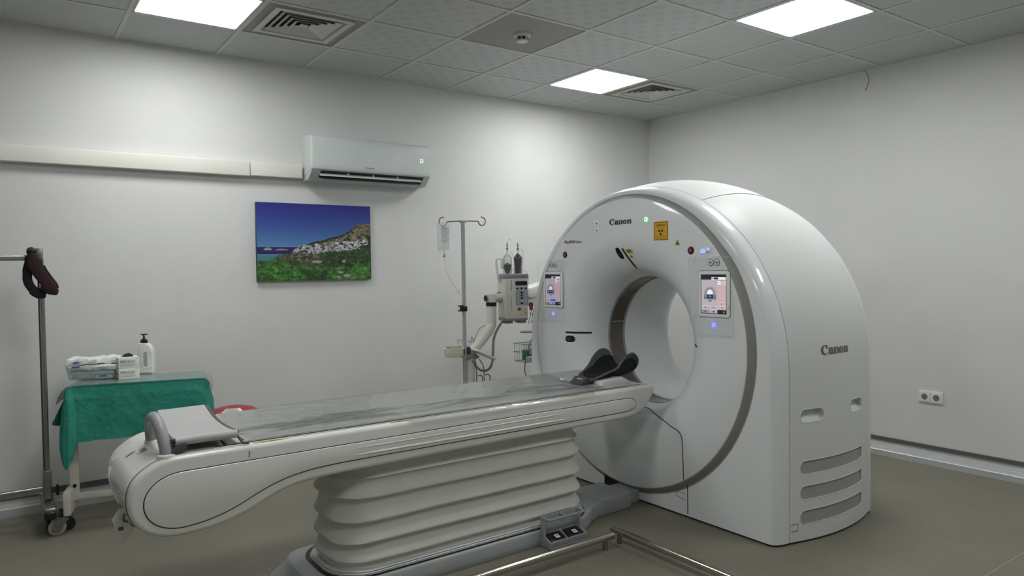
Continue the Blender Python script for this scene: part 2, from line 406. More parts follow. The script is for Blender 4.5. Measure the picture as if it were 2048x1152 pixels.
# ceiling: dark void above a grid of tiles
ceil = struct(obj('ceiling', G().box((XW/2, YW/2, H+.18), (-XW+.4, -YW+.4, .1)), 'plenum', smooth=False))
A, B = .5932, .5743
xs = [0]+[-(A+.6*k) for k in range(12)]; ys = [0]+[-(B+.6*k) for k in range(11)]
xs = [x for x in xs if x > XW]+[XW]; ys = [y for y in ys if y > YW]+[YW]
LIGHTS = {(2, 1), (7, 1), (2, 4), (7, 4), (2, 7), (7, 7)}
VENTS = {(1, 1), (6, 1), (6, 5), (1, 6)}
SMOKE = (4, 2)
BW = .024
meshes = {}
def tile_mesh(w, d, m):
    k = (round(w, 3), round(d, 3), m)
    if k not in meshes:
        me = D.meshes.new('ceiling_tile'); t = G().box((0, 0, .006), (w, d, .012)); me.from_pydata(t.v, [], t.f); me.materials.append(M[m]); meshes[k] = me
    return meshes[k]
for i in range(len(xs)-1):
    for j in range(len(ys)-1):
        if (i, j) in LIGHTS or (i, j) in VENTS: continue
        x0, x1, y0, y1 = xs[i+1], xs[i], ys[j+1], ys[j]
        w, d = x1-x0-BW-.0014, y1-y0-BW-.0014
        m = 'tileplain' if (i, j) == SMOKE else ('tilelens' if (3 <= i <= 8 and j >= 1 and not (i >= 7 and j == 1)) or (i in (3, 4) and j == 0) else 'tilewave')
        t = D.objects.new('ceiling_tile', tile_mesh(w, d, m)); COL.objects.link(t); t.location = ((x0+x1)/2, (y0+y1)/2, H+.0045)
        t.parent = ceil
        if (i, j) == SMOKE: t['label'] = 'plain darker tile with the smoke detector'
for i, x in enumerate(xs[1:-1]): obj('grid_bar', G().box((x, YW/2, H+.012), (BW, -YW, .024)), 'bar', ceil, smooth=False)
for i, y in enumerate(ys[1:-1]): obj('grid_bar', G().box((XW/2, y, H+.0125), (-XW, BW, .0245)), 'bar', ceil, smooth=False)
obj('edge_trim', G().box((XW/2, -.01, H+.01), (-XW, .02, .018)), 'bar', ceil, smooth=False)
obj('edge_trim', G().box((-.01, YW/2, H+.01), (.02, -YW, .018)), 'bar', ceil, smooth=False)
# ceiling lights
LL = {(7, 1): 'square white ceiling light panel above the air conditioner and wall duct, left of frame', (2, 1): 'square white ceiling light panel nearest the room corner beside a vent',
      (2, 4): 'square white ceiling light panel above the right side of the scanner', (7, 4): 'square white ceiling light panel out of view overhead',
      (2, 7): 'square ceiling light panel behind the photographer on the right', (7, 7): 'square ceiling light panel behind the photographer on the left'}
for (i, j), lab in LL.items():
    x0, x1, y0, y1 = xs[i+1], xs[i], ys[j+1], ys[j]; cx, cy = (x0+x1)/2, (y0+y1)/2; hw = .3-BW/2-.002
    t = thing('ceiling_light', (cx, cy, H), lab, 'ceiling light', 'ceiling light panels')
    f = G()
    for sx_, sy_, dx, dy in ((0, 1, 2*hw, .012), (0, -1, 2*hw, .012), (1, 0, .012, 2*hw), (-1, 0, .012, 2*hw)):
        f.box((cx+sx_*(hw-.006), cy+sy_*(hw-.006), H+.008), (dx, dy, .014))
    obj('frame', f, 'bar', t, smooth=False)
    obj('diffuser', G().box((cx, cy, H+.012), (2*hw-.022, 2*hw-.022, .006)), 'lightpanelweak' if (i, j) == (2, 4) else 'lightpanel', t, smooth=False)
# ceiling vents
VL = {(6, 1): 'square louvred ceiling vent beside the light above the air conditioner', (1, 1): 'square louvred ceiling vent beside the light nearest the room corner',
      (6, 5): 'square louvred ceiling vent overhead out of view', (1, 6): 'square louvred ceiling vent overhead at the right wall out of view'}
for (i, j) in sorted(VENTS)[::-1]:
    if (i, j) not in ((6, 1), (1, 1)):      # outside the frame: a plain tile closes the cell
        x0, x1, y0, y1 = xs[i+1], xs[i], ys[j+1], ys[j]
        t = D.objects.new('ceiling_tile', tile_mesh(.573, .573, 'tilewave')); COL.objects.link(t); t.location = ((x0+x1)/2, (y0+y1)/2, H+.0045); t.parent = ceil; continue
    x0, x1, y0, y1 = xs[i+1], xs[i], ys[j+1], ys[j]; cx, cy = (x0+x1)/2, (y0+y1)/2
    t = thing('ceiling_vent', (cx, cy, H), VL[(i, j)], 'vent', 'ceiling vents')
    def sqring(g, a0, a1, z0, z1, th=.004):
        r = []
        for a, z in ((a0, z0), (a1, z1), (a1, z1+th), (a0, z0+th)):
            r.append([(cx+sx*a, cy+sy*a, H+z) for sx, sy in ((-1, -1), (1, -1), (1, 1), (-1, 1))])
        r.append(r[0]); g.rings(r, True, False); return g
    obj('backing_tile', sqring(G(), .286, .215, .006, .006), 'ventback', t, smooth=False)
    obj('outer_frame', sqring(sqring(G(), .235, .2, -.003, -.003, .012), .2, .19, -.003, .02, .003), 'ventwhite', t, smooth=False)
    for k in range(4):
        a = .165-.036*k
        obj('louver', sqring(G(), a-.014, a+.014, .013, -.002, .003), 'ventwhite', t, smooth=False)
    obj('centre_plate', G().box((cx, cy, H+.004), (.05, .05, .004)), 'ventwhite', t, smooth=False)
    obj('duct_box', G().box((cx, cy, H+.065), (.42, .42, .01)), 'plenum', t, smooth=False)
# smoke detector
cx, cy = (xs[4]+xs[5])/2, (ys[2]+ys[3])/2
t = thing('smoke_detector', (cx, cy, H), 'small white round smoke detector on the plain dark ceiling tile', 'smoke detector')
obj('base', G().lathe([(.05, -.012), (.055, -.008), (.055, .0045)], (cx, cy, H)), 'white', t)
obj('head', G().lathe([(.02, -.045), (.034, -.042), (.036, -.034)], (cx, cy, H)), 'white', t)
for k in range(8):
    a = 2*PI*k/8; obj('rib', G().box((cx+.037*math.cos(a), cy+.037*math.sin(a), H-.022), (.008, .004, .026), Matrix.Rotation(a, 3, 'Z')), 'white', t)
obj('sensor_core', G().lathe([(.026, -.034), (.026, -.008)], (cx, cy, H)), 'darkgrey', t)

# trunking along the walls
pa = [(0, 0), (-.06, 0), (-.06, .052), (-.056, .057), (-.04, .058), (-.04, .063), (-.022, .064), (-.022, .07), (-.004, .071), (-.004, .09), (0, .09)]
o = obj('baseboard_back', G().slab(pa, XW, -.02, 0, lambda a, b, t: (t, a, b)), 'trunk', smooth=False); struct(o)
obj('skirting_strip', G().box((XW/2, -.006, .113), (-XW, .012, .034)), 'strip', o, smooth=False)
pb = [(0, 0), (-.14, 0), (-.14, .04), (-.136, .045), (-.104, .047), (-.102, .053), (-.07, .055), (-.068, .061), (-.036, .063), (-.034, .069), (-.004, .071), (0, .084)]
o = obj('baseboard_right', G().slab(pb, YW, -.06, 0, lambda a, b, t: (a, t, b)), 'trunk', smooth=False); struct(o)
obj('skirting_strip', G().box((-.006, YW/2, .098), (.012, -YW, .026)), 'strip', o, smooth=False)
# white cable duct on back wall: two covers
t = thing('wall_duct', (-5.4, 0, 2.08), 'long white cable duct running along the wall into the air conditioner', 'cable duct')
obj('duct_cover', G().box(((-4.0+XW+.05)/2, -.03, 2.134), (-4.0-(XW+.05), .06, .098), bev=.004), 'duct', t, label='long white length')
obj('duct_cover', G().box((-3.812, -.031, 2.138), (.365, .062, .096), bev=.004), 'duct', t, label='short end length by the air conditioner')
obj('sealant_line', G().tube([(x, -.004, 2.184+.002*math.sin(x*9)) for x in np.arange(-6.9, -3.65, .08)], .005, 6), 'duct', t)

# ================================================================== AIR CONDITIONER
t = thing('air_conditioner', (-3.14, -.0, 2.08), 'white wall-mounted split air conditioner with its louvre open', 'air conditioner')
pr = [(-.001, 2.10), (-.001, 2.395), (-.06, 2.402), (-.15, 2.395), (-.19, 2.385), (-.205, 2.36), (-.208, 2.25), (-.205, 2.155), (-.2, 2.146)]
low = [(-.198, 2.146), (-.12, 2.083), (-.04, 2.075), (-.001, 2.085)]
x0, x1 = -3.615, -2.655
obj('housing', G().slab(chaikin(pr+[(-.18, 2.14), (-.1, 2.11)], 1), x0, x1, .012, lambda a, b, t: (t, a, b)), 'acwhite', t)
for xa, xb in ((x0+.004, x0+.075), (x1-.055, x1-.004)):
    obj('end_block', G().slab([(-.202, 2.152), (-.125, 2.08), (-.04, 2.072), (-.001, 2.08), (-.001, 2.2), (-.2, 2.2)], xa, xb, .004, lambda a, b, t: (t, a, b)), 'acwhite', t)
obj('bottom_tray', G().slab([(-.105, 2.092), (-.04, 2.073), (-.002, 2.08), (-.002, 2.12), (-.105, 2.12)], x0+.07, x1-.05, .002, lambda a, b, t: (t, a, b)), 'acwhite', t)
obj('outlet', G().slab([(-.185, 2.14), (-.11, 2.095), (-.105, 2.13), (-.14, 2.16)], x0+.072, x1-.052, 0, lambda a, b, t: (t, a, b)), 'black', t)
obj('louver', G().box(((x0+x1)/2, -.166, 2.118), (.82, .045, .005), Matrix.Rotation(math.radians(38), 3, 'X'), .002), 'acwhite', t, label='upper louvre blade')
obj('louver', G().box(((x0+x1)/2, -.138, 2.09), (.82, .03, .004), Matrix.Rotation(math.radians(30), 3, 'X'), .001), 'midgrey', t, label='lower grey blade')
for x in (-3.33, -3.13, -2.93): obj('louver_arm', G().box((x, -.165, 2.125), (.008, .02, .024)), 'acwhite', t)
obj('brand_mark', G().slab(circ(-3.2, 2.179, .006, 14), -.2088, -.206, 0, mXZ()).box((-3.163, -.2085, 2.179), (.052, .0012, .006)), 'midgrey', t, smooth=False)
txt('display', '23', (-2.755, -.2095, 2.25), (1, 0, 0), (0, 0, 1), .028, 'ledwhite', t, h=.03)

# ================================================================== WALL PICTURE
def fbm(x, y, s, k=4, seed=0): return noise.fractal(Vector((x*s+seed, y*s-seed, seed*1.7)), 1, 2, k)
def landscape(nx=330, ny=214):
    im = np.zeros((ny, nx, 3)); rnd = random.Random(5)
    RX_ = [0, .30, .36, .45, .50, .55, .60, .66, .70, .76, .80, .83, .86, .90, 1]; RZ_ = [0, .38, .43, .49, .51, .51, .55, .57, .585, .62, .655, .70, .748, .755, .765]
    HB = ([.30, .5, .7, .97], [.365, .35, .385, .43]); HT = ([.30, .40, .5, .6, .7, .97], [.40, .455, .455, .475, .49, .53])
    houses = []
    for _ in range(120):
        hx = rnd.uniform(.31, .965); b = np.interp(hx, *HB); t_ = np.interp(hx, *HT); hy = rnd.uniform(b, t_)
        houses.append((hx, hy, rnd.uniform(.008, .024), rnd.uniform(.010, .026), rnd.uniform(.62, .88)))
    houses.sort(key=lambda h: -h[1])
    s0 = np.array([.33, .53, .72]); s1 = np.array([.12, .16, .52])
    for j in range(ny):
        for i in range(nx):
            x, y = i/nx, j/ny
            t = min(1, max(0, (y-.43)/.57)); c = s0*(1-t)**1.3+s1*(1-(1-t)**1.3)
            if y < .4375:
                c = np.array([.10, .12, .38]) if y > .335 else np.array([.24, .52, .56])*(1-(.335-y)*1.2)
                if .325 < y <= .34: c = np.array([.42, .52, .60])
                if y > .43: c = np.array([.5, .56, .7])
                for ix, w, h in ((.085, .036, .034), (.20, .055, .016)):
                    if abs(x-ix) < w and .392 < y < .392+h*(1-((x-ix)/w)**2)**.7+.004*fbm(x, 0, 60, 2, 3): c = np.array([.62, .58, .56])
            ridge = float(np.interp(x, RX_, RZ_))+.006*fbm(x, 0, 55, 3, 2)+(.014*abs(fbm(x, .3, 60, 2, 9)) if .45 < x < .84 else 0)
            if x > .30 and y < ridge:
                n = fbm(x, y*1.6, 34, 4, 5); n2 = fbm(x, y, 110, 2, 6)
                c = np.array([.50, .47, .40])*(1+.38*n+.22*n2)
                veg = fbm(x, y, 30, 3, 8)
                if veg > .12 or (ridge-y < .035 and .44 < x < .84 and n > -.5): c = np.array([.14, .22, .13])*(1+.6*n2)
                if x+.03*n > .83 and y+.03*n2 > .60: c = np.array([.42, .38, .32])*(1+.55*n+.3*n2)
                if x > .955 and y < .60: c = np.array([.13, .19, .14])*(1+.5*n2)
            if .29 < x < .97:
                for hx, hy, hw, hh, b in houses:
                    if abs(x-hx) < hw and abs(y-hy) < hh:
                        c = np.array([b, b, b*1.04])*(1 if x-hx < hw*.45 else .72)
                        if fbm(x, y, 26, 2, 61) > .28: c = np.array([.15, .22, .13])*(1+.5*fbm(x, y, 110, 2, 6)); continue
                        if abs(y-hy) < hh*.3 and int((x-hx)*nx+40) % 4 == 1: c = c*.5
            coast = float(np.interp(x, [0, .12, .17, .26, .32, .5, .6, .75, .85, 1], [.255, .265, .32, .355, .37, .345, .375, .385, .41, .44]))+.012*fbm(x, 0, 40, 3, 11)
            if y < coast:
                q = fbm(x, y, 18, 3, 21); n = fbm(x, y, 46, 3, 25); n2 = fbm(x, y, 130, 2, 31)
                c = np.array([.26, .30, .20])*(1+.35*q+.35*n+.3*n2)
                if x+.06*q+.1*(.3-y) > .55 and y+.03*n > .16: c = np.array([.17, .27, .15])*(1+.4*q+.5*n+.35*n2)
                if y < .20+.05*math.sin(x*7+.6)+.04*q: c = np.array([.21, .40, .15])*(1+.4*q+.5*n+.4*n2)
                if x > .62 and y < .17: c = np.array([.24, .42, .16])*(1+.4*q+.5*n+.4*n2)
                if .40 < x+.04*n < .60 and y+.03*q < .13: c = c*.66
                if .28 < x < .52 and y > .25 and n > .12: c = np.array([.46, .44, .38])
            for rx, ry, w, h in ((.5, .24, .045, .020), (.74, .245, .016, .02), (.77, .05, .032, .022), (.71, .10, .026, .016), (.69, .035, .02, .012)):
                if ((x-rx)/w)**2+((y-ry)/h)**2 < 1+.5*fbm(x, y, 70, 2, 50): c = np.array([.60, .60, .57])*(1+.15*fbm(x, y, 90, 2, 51))
            im[j, i] = np.clip(c, .02, .95)
    return im
px0, px1, pz0, pz1 = -3.957, -3.096, 1.354, 1.912
t = thing('wall_picture', (-3.53, 0, pz0), 'unframed canvas picture of a white hillside village by the sea', 'picture')
obj('canvas', G().box(((px0+px1)/2, -.0155, (pz0+pz1)/2), (px1-px0, .029, pz1-pz0), bev=.002), mat('canvas_edge', rgb(60, 74, 90), .7), t)
paint('print', landscape(), (px0+.001, -.030, pz0+.001), (1, 0, 0), (0, 0, 1), px1-px0-.002, pz1-pz0-.002, 'print', t)

# ================================================================== CT GANTRY
CY = -2.005; ZC = .885; BZ = .965; Z0 = .012
t = gan = thing('ct_scanner', (-1.83, CY, 0), 'large white ring-shaped scanner with two touch screens and an open bore', 'scanner')
def arch(R, x, z0=Z0):
    p = []
    for k in range(24): p.append((R-2*R*k/24, z0))
    for k in range(10): p.append((-R, z0+(ZC-z0)*k/10))
    for k in range(72): a = PI-PI*k/72; p.append((R*math.cos(a), ZC+R*math.sin(a)))
    for k in range(10): p.append((R, ZC-(ZC-z0)*k/10))
    return [(x, CY+a, b) for a, b in p]
ARD = [(a[1]-CY, a[2]-BZ) for a in arch(1.03, 0)]
def ringpts(r, x, z0=Z0):
    o = []
    for a, b in ARD:
        l = math.hypot(a, b); o.append((x, CY+a/l*r, BZ+b/l*r))
    return o
def RX(x): return 1.03+.058*(1-((x+1.82)/.38)**2) if -2.2 <= x <= -1.44 else 1.03
# front cover
rs = [arch(1.028-.004, -2.198), arch(1.03, -2.2035)]
for k in range(1, 9):
    a = PI/2*k/8; rs.append(arch(.978+.052*math.cos(a), -2.2035-.0965*math.sin(a)))
rs += [arch(.955, -2.301)]
R1, R2 = .915, .874
def blend(a, b, t): return [tuple(u*(1-t)+v*t for u, v in zip(p, q)) for p, q in zip(a, b)]
last = rs[-1]; rs += [blend(last, ringpts(R1, -2.302), .5), ringpts(R1, -2.302)]
obj('front_cover', G().rings(rs, True, False), 'panelwhite', t, ang=50)
obj('accent_ring', G().rings([ringpts(R1, -2.3015), ringpts(R1-.004, -2.297), ringpts(R1-.01, -2.2975), ringpts(R2+.004, -2.328), ringpts(R2, -2.3285)], True, False), 'accent', t, ang=25, label='grey accent band around the front face')
FX = -2.332
RF = .632
def flare(q):      # q from 0 at the face to 1 at the bore edge: radius and depth
    a = q*PI/2; return RF-(RF-.398)*math.sin(a), FX+.235*(.72*(1-math.cos(a))+.28*q)
FT = [flare(k/60) for k in range(61)]; FR_ = [f[0] for f in FT][::-1]; FXS = [f[1] for f in FT][::-1]
rs = [ringpts(R2+.002, -2.322), ringpts(R2, FX+.002), ringpts(R2-.004, FX), ringpts(.72, FX), ringpts(RF+.02, FX), ringpts(RF, FX+.001)]
for k in range(1, 17): rs.append(ringpts(*flare(k/16)))      # flare into the bore
obj('face_panel', G().rings(rs, True, False), 'panelwhite', t, ang=50)
obj('bore_lip', G().rings([ringpts(.398, -2.097), ringpts(.3935, -2.0965), ringpts(.3935, -2.09)], True, False), 'midgrey', t)
obj('scan_window', G().rings([ringpts(.394, -2.093), ringpts(.394, -1.968)], True, False), 'window', t, label='dark brown scan window band')
obj('window_frame', G().rings([ringpts(.394, -1.970), ringpts(.391, -1.969), ringpts(.391, -1.956), ringpts(.392, -1.95)], True, False), 'midgrey', t)
obj('window_frame', G().rings([ringpts(.395, -2.095), ringpts(.3915, -2.094), ringpts(.3915, -2.087), ringpts(.394, -2.086)], True, False), 'midgrey', t)
rs = [ringpts(.392, -1.952), ringpts(.39, -1.63)]
for k in range(1, 11):
    a = PI/2*k/10; rs.append(ringpts(.39+.22*(1-math.cos(a)), -1.63+.255*math.sin(a)))
obj('bore_liner', G().rings(rs, True, False), 'panelwhite', t, ang=50)
g = G()
for a0 in (math.radians(13.5), ):
    g.tube([(-2.07, CY+.391*math.cos(a0), BZ+.391*math.sin(a0)), (-1.975, CY+.391*math.cos(a0), BZ+.391*math.sin(a0))], .004, 6)
obj('window_clip', g, 'chrome', t)
rs = [ringpts(.61, -1.375), arch(.95, -1.36)]
for k in range(1, 9): a = PI/2*k/8; rs.append(arch(.978+.052*math.sin(a), -1.36-.0765*(1-math.cos(a))))
obj('rear_cover', G().rings(rs, True, False), 'panelwhite', t, ang=50)
obj('seam_gap', G().rings([arch(1.022, -2.21, .02), arch(1.022, -2.19, .02)], True, False), 'seam', t)
obj('rear_joint', G().rings([arch(1.029, -1.445), arch(1.030, -1.435)], True, False), 'gantryside', t)
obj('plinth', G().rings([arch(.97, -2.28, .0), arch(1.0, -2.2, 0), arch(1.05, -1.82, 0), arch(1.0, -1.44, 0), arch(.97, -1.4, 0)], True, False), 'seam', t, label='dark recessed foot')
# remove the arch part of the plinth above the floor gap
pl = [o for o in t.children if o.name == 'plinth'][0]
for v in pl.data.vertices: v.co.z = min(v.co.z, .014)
# side cover: closed solid, then cut
XR = [-2.197]+[-2.165+.03*k for k in range(24)]+[-1.443]
outer = [arch(RX(x), x) for x in XR]; inner = [arch(RX(x)-.035, x, Z0+.02) for x in reversed(XR)]
g = G(); rr = outer+inner; rr.append(rr[0]); g.rings(rr, True, False)
side = obj('side_cover', g, 'gantryside', t, ang=50)
def stad(x0, x1, z0, z1, rl, rr_, seg=6):
    o = []
    for cx, cz, r, a in ((x1-rr_, z1-rr_, rr_, 0), (x0+rl, z1-rl, rl, PI/2), (x0+rl, z0+rl, rl, PI), (x1-rr_, z0+rr_, rr_, 1.5*PI)):
        for k in range(seg+1): o.append((cx+r*math.cos(a+PI/2*k/seg), cz+r*math.sin(a+PI/2*k/seg)))
    return o
VZ = [(.351, .421), (.220, .292), (.094, .166)]
slots = [stad(-2.135, -1.572, a, b, .034, .016) for a, b in VZ]+[stad(-2.135, -1.969, .617, .686, .033, .033), stad(-1.728, -1.575, .623, .694, .033, .033)]
g = G()
for sl in slots: g.slab(sl, -3.3, -3.028, 0, mXZ())
cut = obj('cutter', g, 'seam')
md = side.modifiers.new('b', 'BOOLEAN'); md.operation = 'DIFFERENCE'; md.object = cut; md.solver = 'EXACT'
bpy.context.view_layer.update()
nm = D.meshes.new_from_object(side.evaluated_get(bpy.context.evaluated_depsgraph_get()))
side.modifiers.clear(); side.data = nm; D.objects.remove(cut)
bm = bmesh.new(); bm.from_mesh(nm)
for f in bm.faces: f.smooth = True
for e in bm.edges:
    e.smooth = not (len(e.link_faces) == 2 and e.calc_face_angle(0) > math.radians(40))
bm.to_mesh(nm); bm.free()
def sy(x, z, d=0): R = RX(x); q = max(z-ZC, 0); return CY-math.sqrt(R*R-q*q)+d
def conform(out, x0, x1, d, n=24):
    """vertical-edged strip following the side cover, inset by d"""
    xsn = np.linspace(x0, x1, n); z0 = min(p[1] for p in out); z1 = max(p[1] for p in out)
    return G().add([(x, sy(x, 0, d(z) if callable(d) else d), z) for x in xsn for z in np.linspace(z0-.006, z1+.006, 9)],
                   [(i*9+j, (i+1)*9+j, (i+1)*9+j+1, i*9+j+1) for i in range(n-1) for j in range(8)])
for sl in slots[:3]: obj('vent_grille', conform(sl, -2.16, -1.555, .0055), 'vent', t, label='grey curved vent grille')
for sl, (xa, xb) in zip(slots[3:], ((-2.16, -1.95), (-1.745, -1.56))):
    zz = [p[1] for p in sl]; za, zb = min(zz), max(zz)
    obj('grip_recess', conform(sl, xa, xb, lambda z, za=za, zb=zb: .012+.03*min(1, max(0, (z-za)/(zb-za)))), 'panelwhite', t, label='recessed hand grip')
for sl in slots:
    obj('slot_rim', G().tube([(x, sy(x, z, .0004), z) for x, z in resamp(sl, .02)], .0022, 6, closed=True), 'gantryside', t)
# top service hatch line
obj('hatch_line', G().tube([(x, CY-RX(x)*math.cos(math.radians(62)), ZC+RX(x)*math.sin(math.radians(62))+.0004) for x in np.arange(-2.19, -1.5, .05)], .0018, 5), 'seam', t)
obj('access_flap', G().add([(x, sy(x, 0, -.0012), z) for x in (-2.19, -2.165, -2.14) for z in (.069, .086, .102)], [(0, 3, 4, 1), (3, 6, 7, 4), (1, 4, 5, 2), (4, 7, 8, 5)]), 'panelwhite', t)
obj('flap_line', G().tube([(x, sy(x, 0, -.0012), z) for x, z in [(-2.19, .069), (-2.15, .069), (-2.15, .102), (-2.19, .102)]], .0015, 5), 'seam', t)

# wordmark (drawn glyph by glyph, heavy stems and thin joins)
def wordmark():
    c = D.curves.new('w', 'CURVE'); c.dimensions = '2D'; c.fill_mode = 'BOTH'; c.resolution_u = 1; c.offset = .016
    def poly(pts):
        s = c.splines.new('POLY'); s.points.add(len(pts)-1)
        for p, q in zip(s.points, pts): p.co = (q[0], q[1], 0, 1)
        s.use_cyclic_u = True
    def arc(cx, cy, rx, ry, a0, a1, n=18): return [(cx+rx*math.cos(math.radians(a0+(a1-a0)*k/n)), cy+ry*math.sin(math.radians(a0+(a1-a0)*k/n))) for k in range(n+1)]
    # C
    poly(arc(.36, .46, .36, .50, 48, 318)+[(.68, .16)]+arc(.42, .46, .23, .41, 310, 62)+[(.50, .66), (.62, .58), (.66, .95)])
    x = .72
    # a
    poly(arc(x+.2, .22, .2, .24, 75, 300)+[(x+.30, .08), (x+.30, .0), (x+.5, .0), (x+.5, .07), (x+.46, .09), (x+.46, .48)]+arc(x+.24, .48, .22, .2, 0, 165)+[(x+.04, .48), (x+.16, .45)]+arc(x+.23, .5, .07, .1, 180, 0)+[(x+.30, .42)])
    poly(arc(x+.25, .21, .085, .13, 60, 300)+[(x+.3, .14), (x+.3, .32)])
    x = 1.27
    for dx in (0, 1.13):
        n0 = x+dx
        poly([(n0, 0), (n0+.24, 0), (n0+.24, .07), (n0+.2, .08), (n0+.2, .46)]+arc(n0+.28, .46, .08, .11, 180, 0, 8)+[(n0+.36, .08), (n0+.32, .07), (n0+.32, 0), (n0+.56, 0), (n0+.56, .07), (n0+.52, .08), (n0+.52, .5)]+arc(n0+.38, .5, .14, .17, 0, 140, 8)+[(n0+.2, .58), (n0+.2, .68), (n0, .62), (n0, .56), (n0+.05, .55), (n0+.05, .08), (n0, .07)])
    x = 1.88
    poly(arc(x+.22, .33, .23, .35, 0, 350, 28)); poly(arc(x+.24, .33, .085, .27, 0, 350, 24))
    o = D.objects.new('w', c); COL.objects.link(o)
    me = D.meshes.new_from_object(o.evaluated_get(bpy.context.evaluated_depsgraph_get())); D.objects.remove(o); return me
Y_, Z_ = (0, -1, 0), (0, 0, 1)
FF = FX
def onface(y, z, off=0): return (FF, y, z)
flat('wordmark', wordmark(), onface(-1.876, 1.683), Y_, Z_, .192, 'ink', t, h=.04, off=.0015, label='black wordmark on the front')
def sidemap(a, b): x = -1.988+a; z = .955+b; return Vector((x, sy(x, z, -.0015), z))
wmk = wordmark()
flat('wordmark', wmk, (0, 0, 0), (1, 0, 0), Z_, .243, 'inkgrey', t, h=.054, f=sidemap, label='grey wordmark on the side')
txt('model_name', 'Aquilion', onface(-1.433, 1.577), Y_, Z_, .118, 'ink', t, shear=.15, bold=.012)
txt('model_name', 'Serve', onface(-1.560, 1.583), Y_, Z_, .052, 'ink', t, bold=.012)
def disc(name, y, z, r, m, off=.004, parent=t, n=20, label=None):
    return obj(name, G().lathe([(r*.85, -off), (r, -off*.6), (r, .0)], (FF, y, z), 'x', n), m, parent, label=label)
pb_ = disc('power_button', -2.186, 1.701, .0155, 'greenled', .002); disc('button_ring', -2.186, 1.701, .0125, 'ledwhite', .003, pb_); disc('button_icon', -2.186, 1.701, .0045, 'darkgrey', .004, pb_)
for y, z, nme in ((-2.52, 1.51, 'right'), (-1.443, 1.51, 'left')):
    e = disc('stop_button', y, z, .0155, 'redbtn', .007, label='red emergency button'); obj('button_collar', G().lathe([(.016, -.004), (.021, -.003), (.022, 0)], (FF, y, z), 'x'), 'black', e)
    disc('button_mark', y, z, .005, 'padgrey', .0076, e)
for y, z in ((-1.76, 1.702), (-1.76, 1.658)):
    e = disc('indicator', y, z, .017, 'bezel', .002); disc('indicator_icon', y, z, .007, 'inkgrey', .0032, e)
# warning sign DIKKAT!
sg = obj('warning_sign', G().box((FF-.0012, -2.302, 1.628), (.002, .108, .108)), 'yellow', t, smooth=False)
g = G()
for s_ in (-1, 1): g.box((FF-.0026, -2.302+s_*.050, 1.628), (.0006, .003, .102)); g.box((FF-.0026, -2.302, 1.628+s_*.050), (.0006, .102, .003))
obj('border', g, 'ink', sg, smooth=False)
txt('lettering', 'DİKKAT!', (FF, -2.266, 1.655), Y_, Z_, .072, 'ink', sg, h=.016, bold=.02, off=.0028)
txt('lettering', 'X-IŞINI ALANI', (FF, -2.276, 1.644), Y_, Z_, .052, 'ink', sg, h=.005, off=.0028)
for k in range(3):
    a = math.radians(90+120*k+60)
    pts = [(0, 0)]+[(.019*math.cos(a+math.radians(d)), .019*math.sin(a+math.radians(d))) for d in (-28, -14, 0, 14, 28)]
    pts = [(.005*math.cos(a-math.radians(28)), .005*math.sin(a-math.radians(28)))]+pts[1:]+[(.005*math.cos(a+math.radians(28)), .005*math.sin(a+math.radians(28)))]
    obj('trefoil_blade', G().slab([(-2.302-p[0], 1.622+p[1]) for p in pts], FF-.0029, FF-.0024, 0, lambda a, b, t: (t, a, b)), 'ink', sg, smooth=False)
for k, (s_, w) in enumerate((('RADYASYON TEHLİKESİ', .078), ('KONTROLSÜZ GİRMEYİN', .084))):
    txt('lettering', s_, (FF, -2.302+w/2, 1.594-.010*k), Y_, Z_, w, 'ink', sg, h=.006, off=.0028)
def tri(name, y, z, s, m, par, x=FF): return obj(name, G().slab([(y-s, z-s*.7), (y+s, z-s*.7), (y, z+s)], x-.002, x, 0, lambda a, b, t: (t, a, b)), m, par, smooth=False)
e = tri('hazard_triangle', -2.425, 1.555, .019, 'olive', t); tri('hazard_icon', -2.425, 1.554, .009, 'ink', e, FF-.0012)
# lcd strip
e = obj('status_display', G().box((FF-.002, -2.62, 1.506), (.004, .066, .034), bev=.001), 'bezel', t)
obj('display_glow', G().box((FF-.0045, -2.606, 1.503), (.001, .032, .022)), 'lcd', e); obj('display_glow', G().box((FF-.0045, -2.640, 1.514), (.001, .016, .010)), 'lcd', e)
txt('lettering', '0000', (FF, -2.626, 1.494), Y_, Z_, .024, 'ink', e, h=.008, off=.0046)

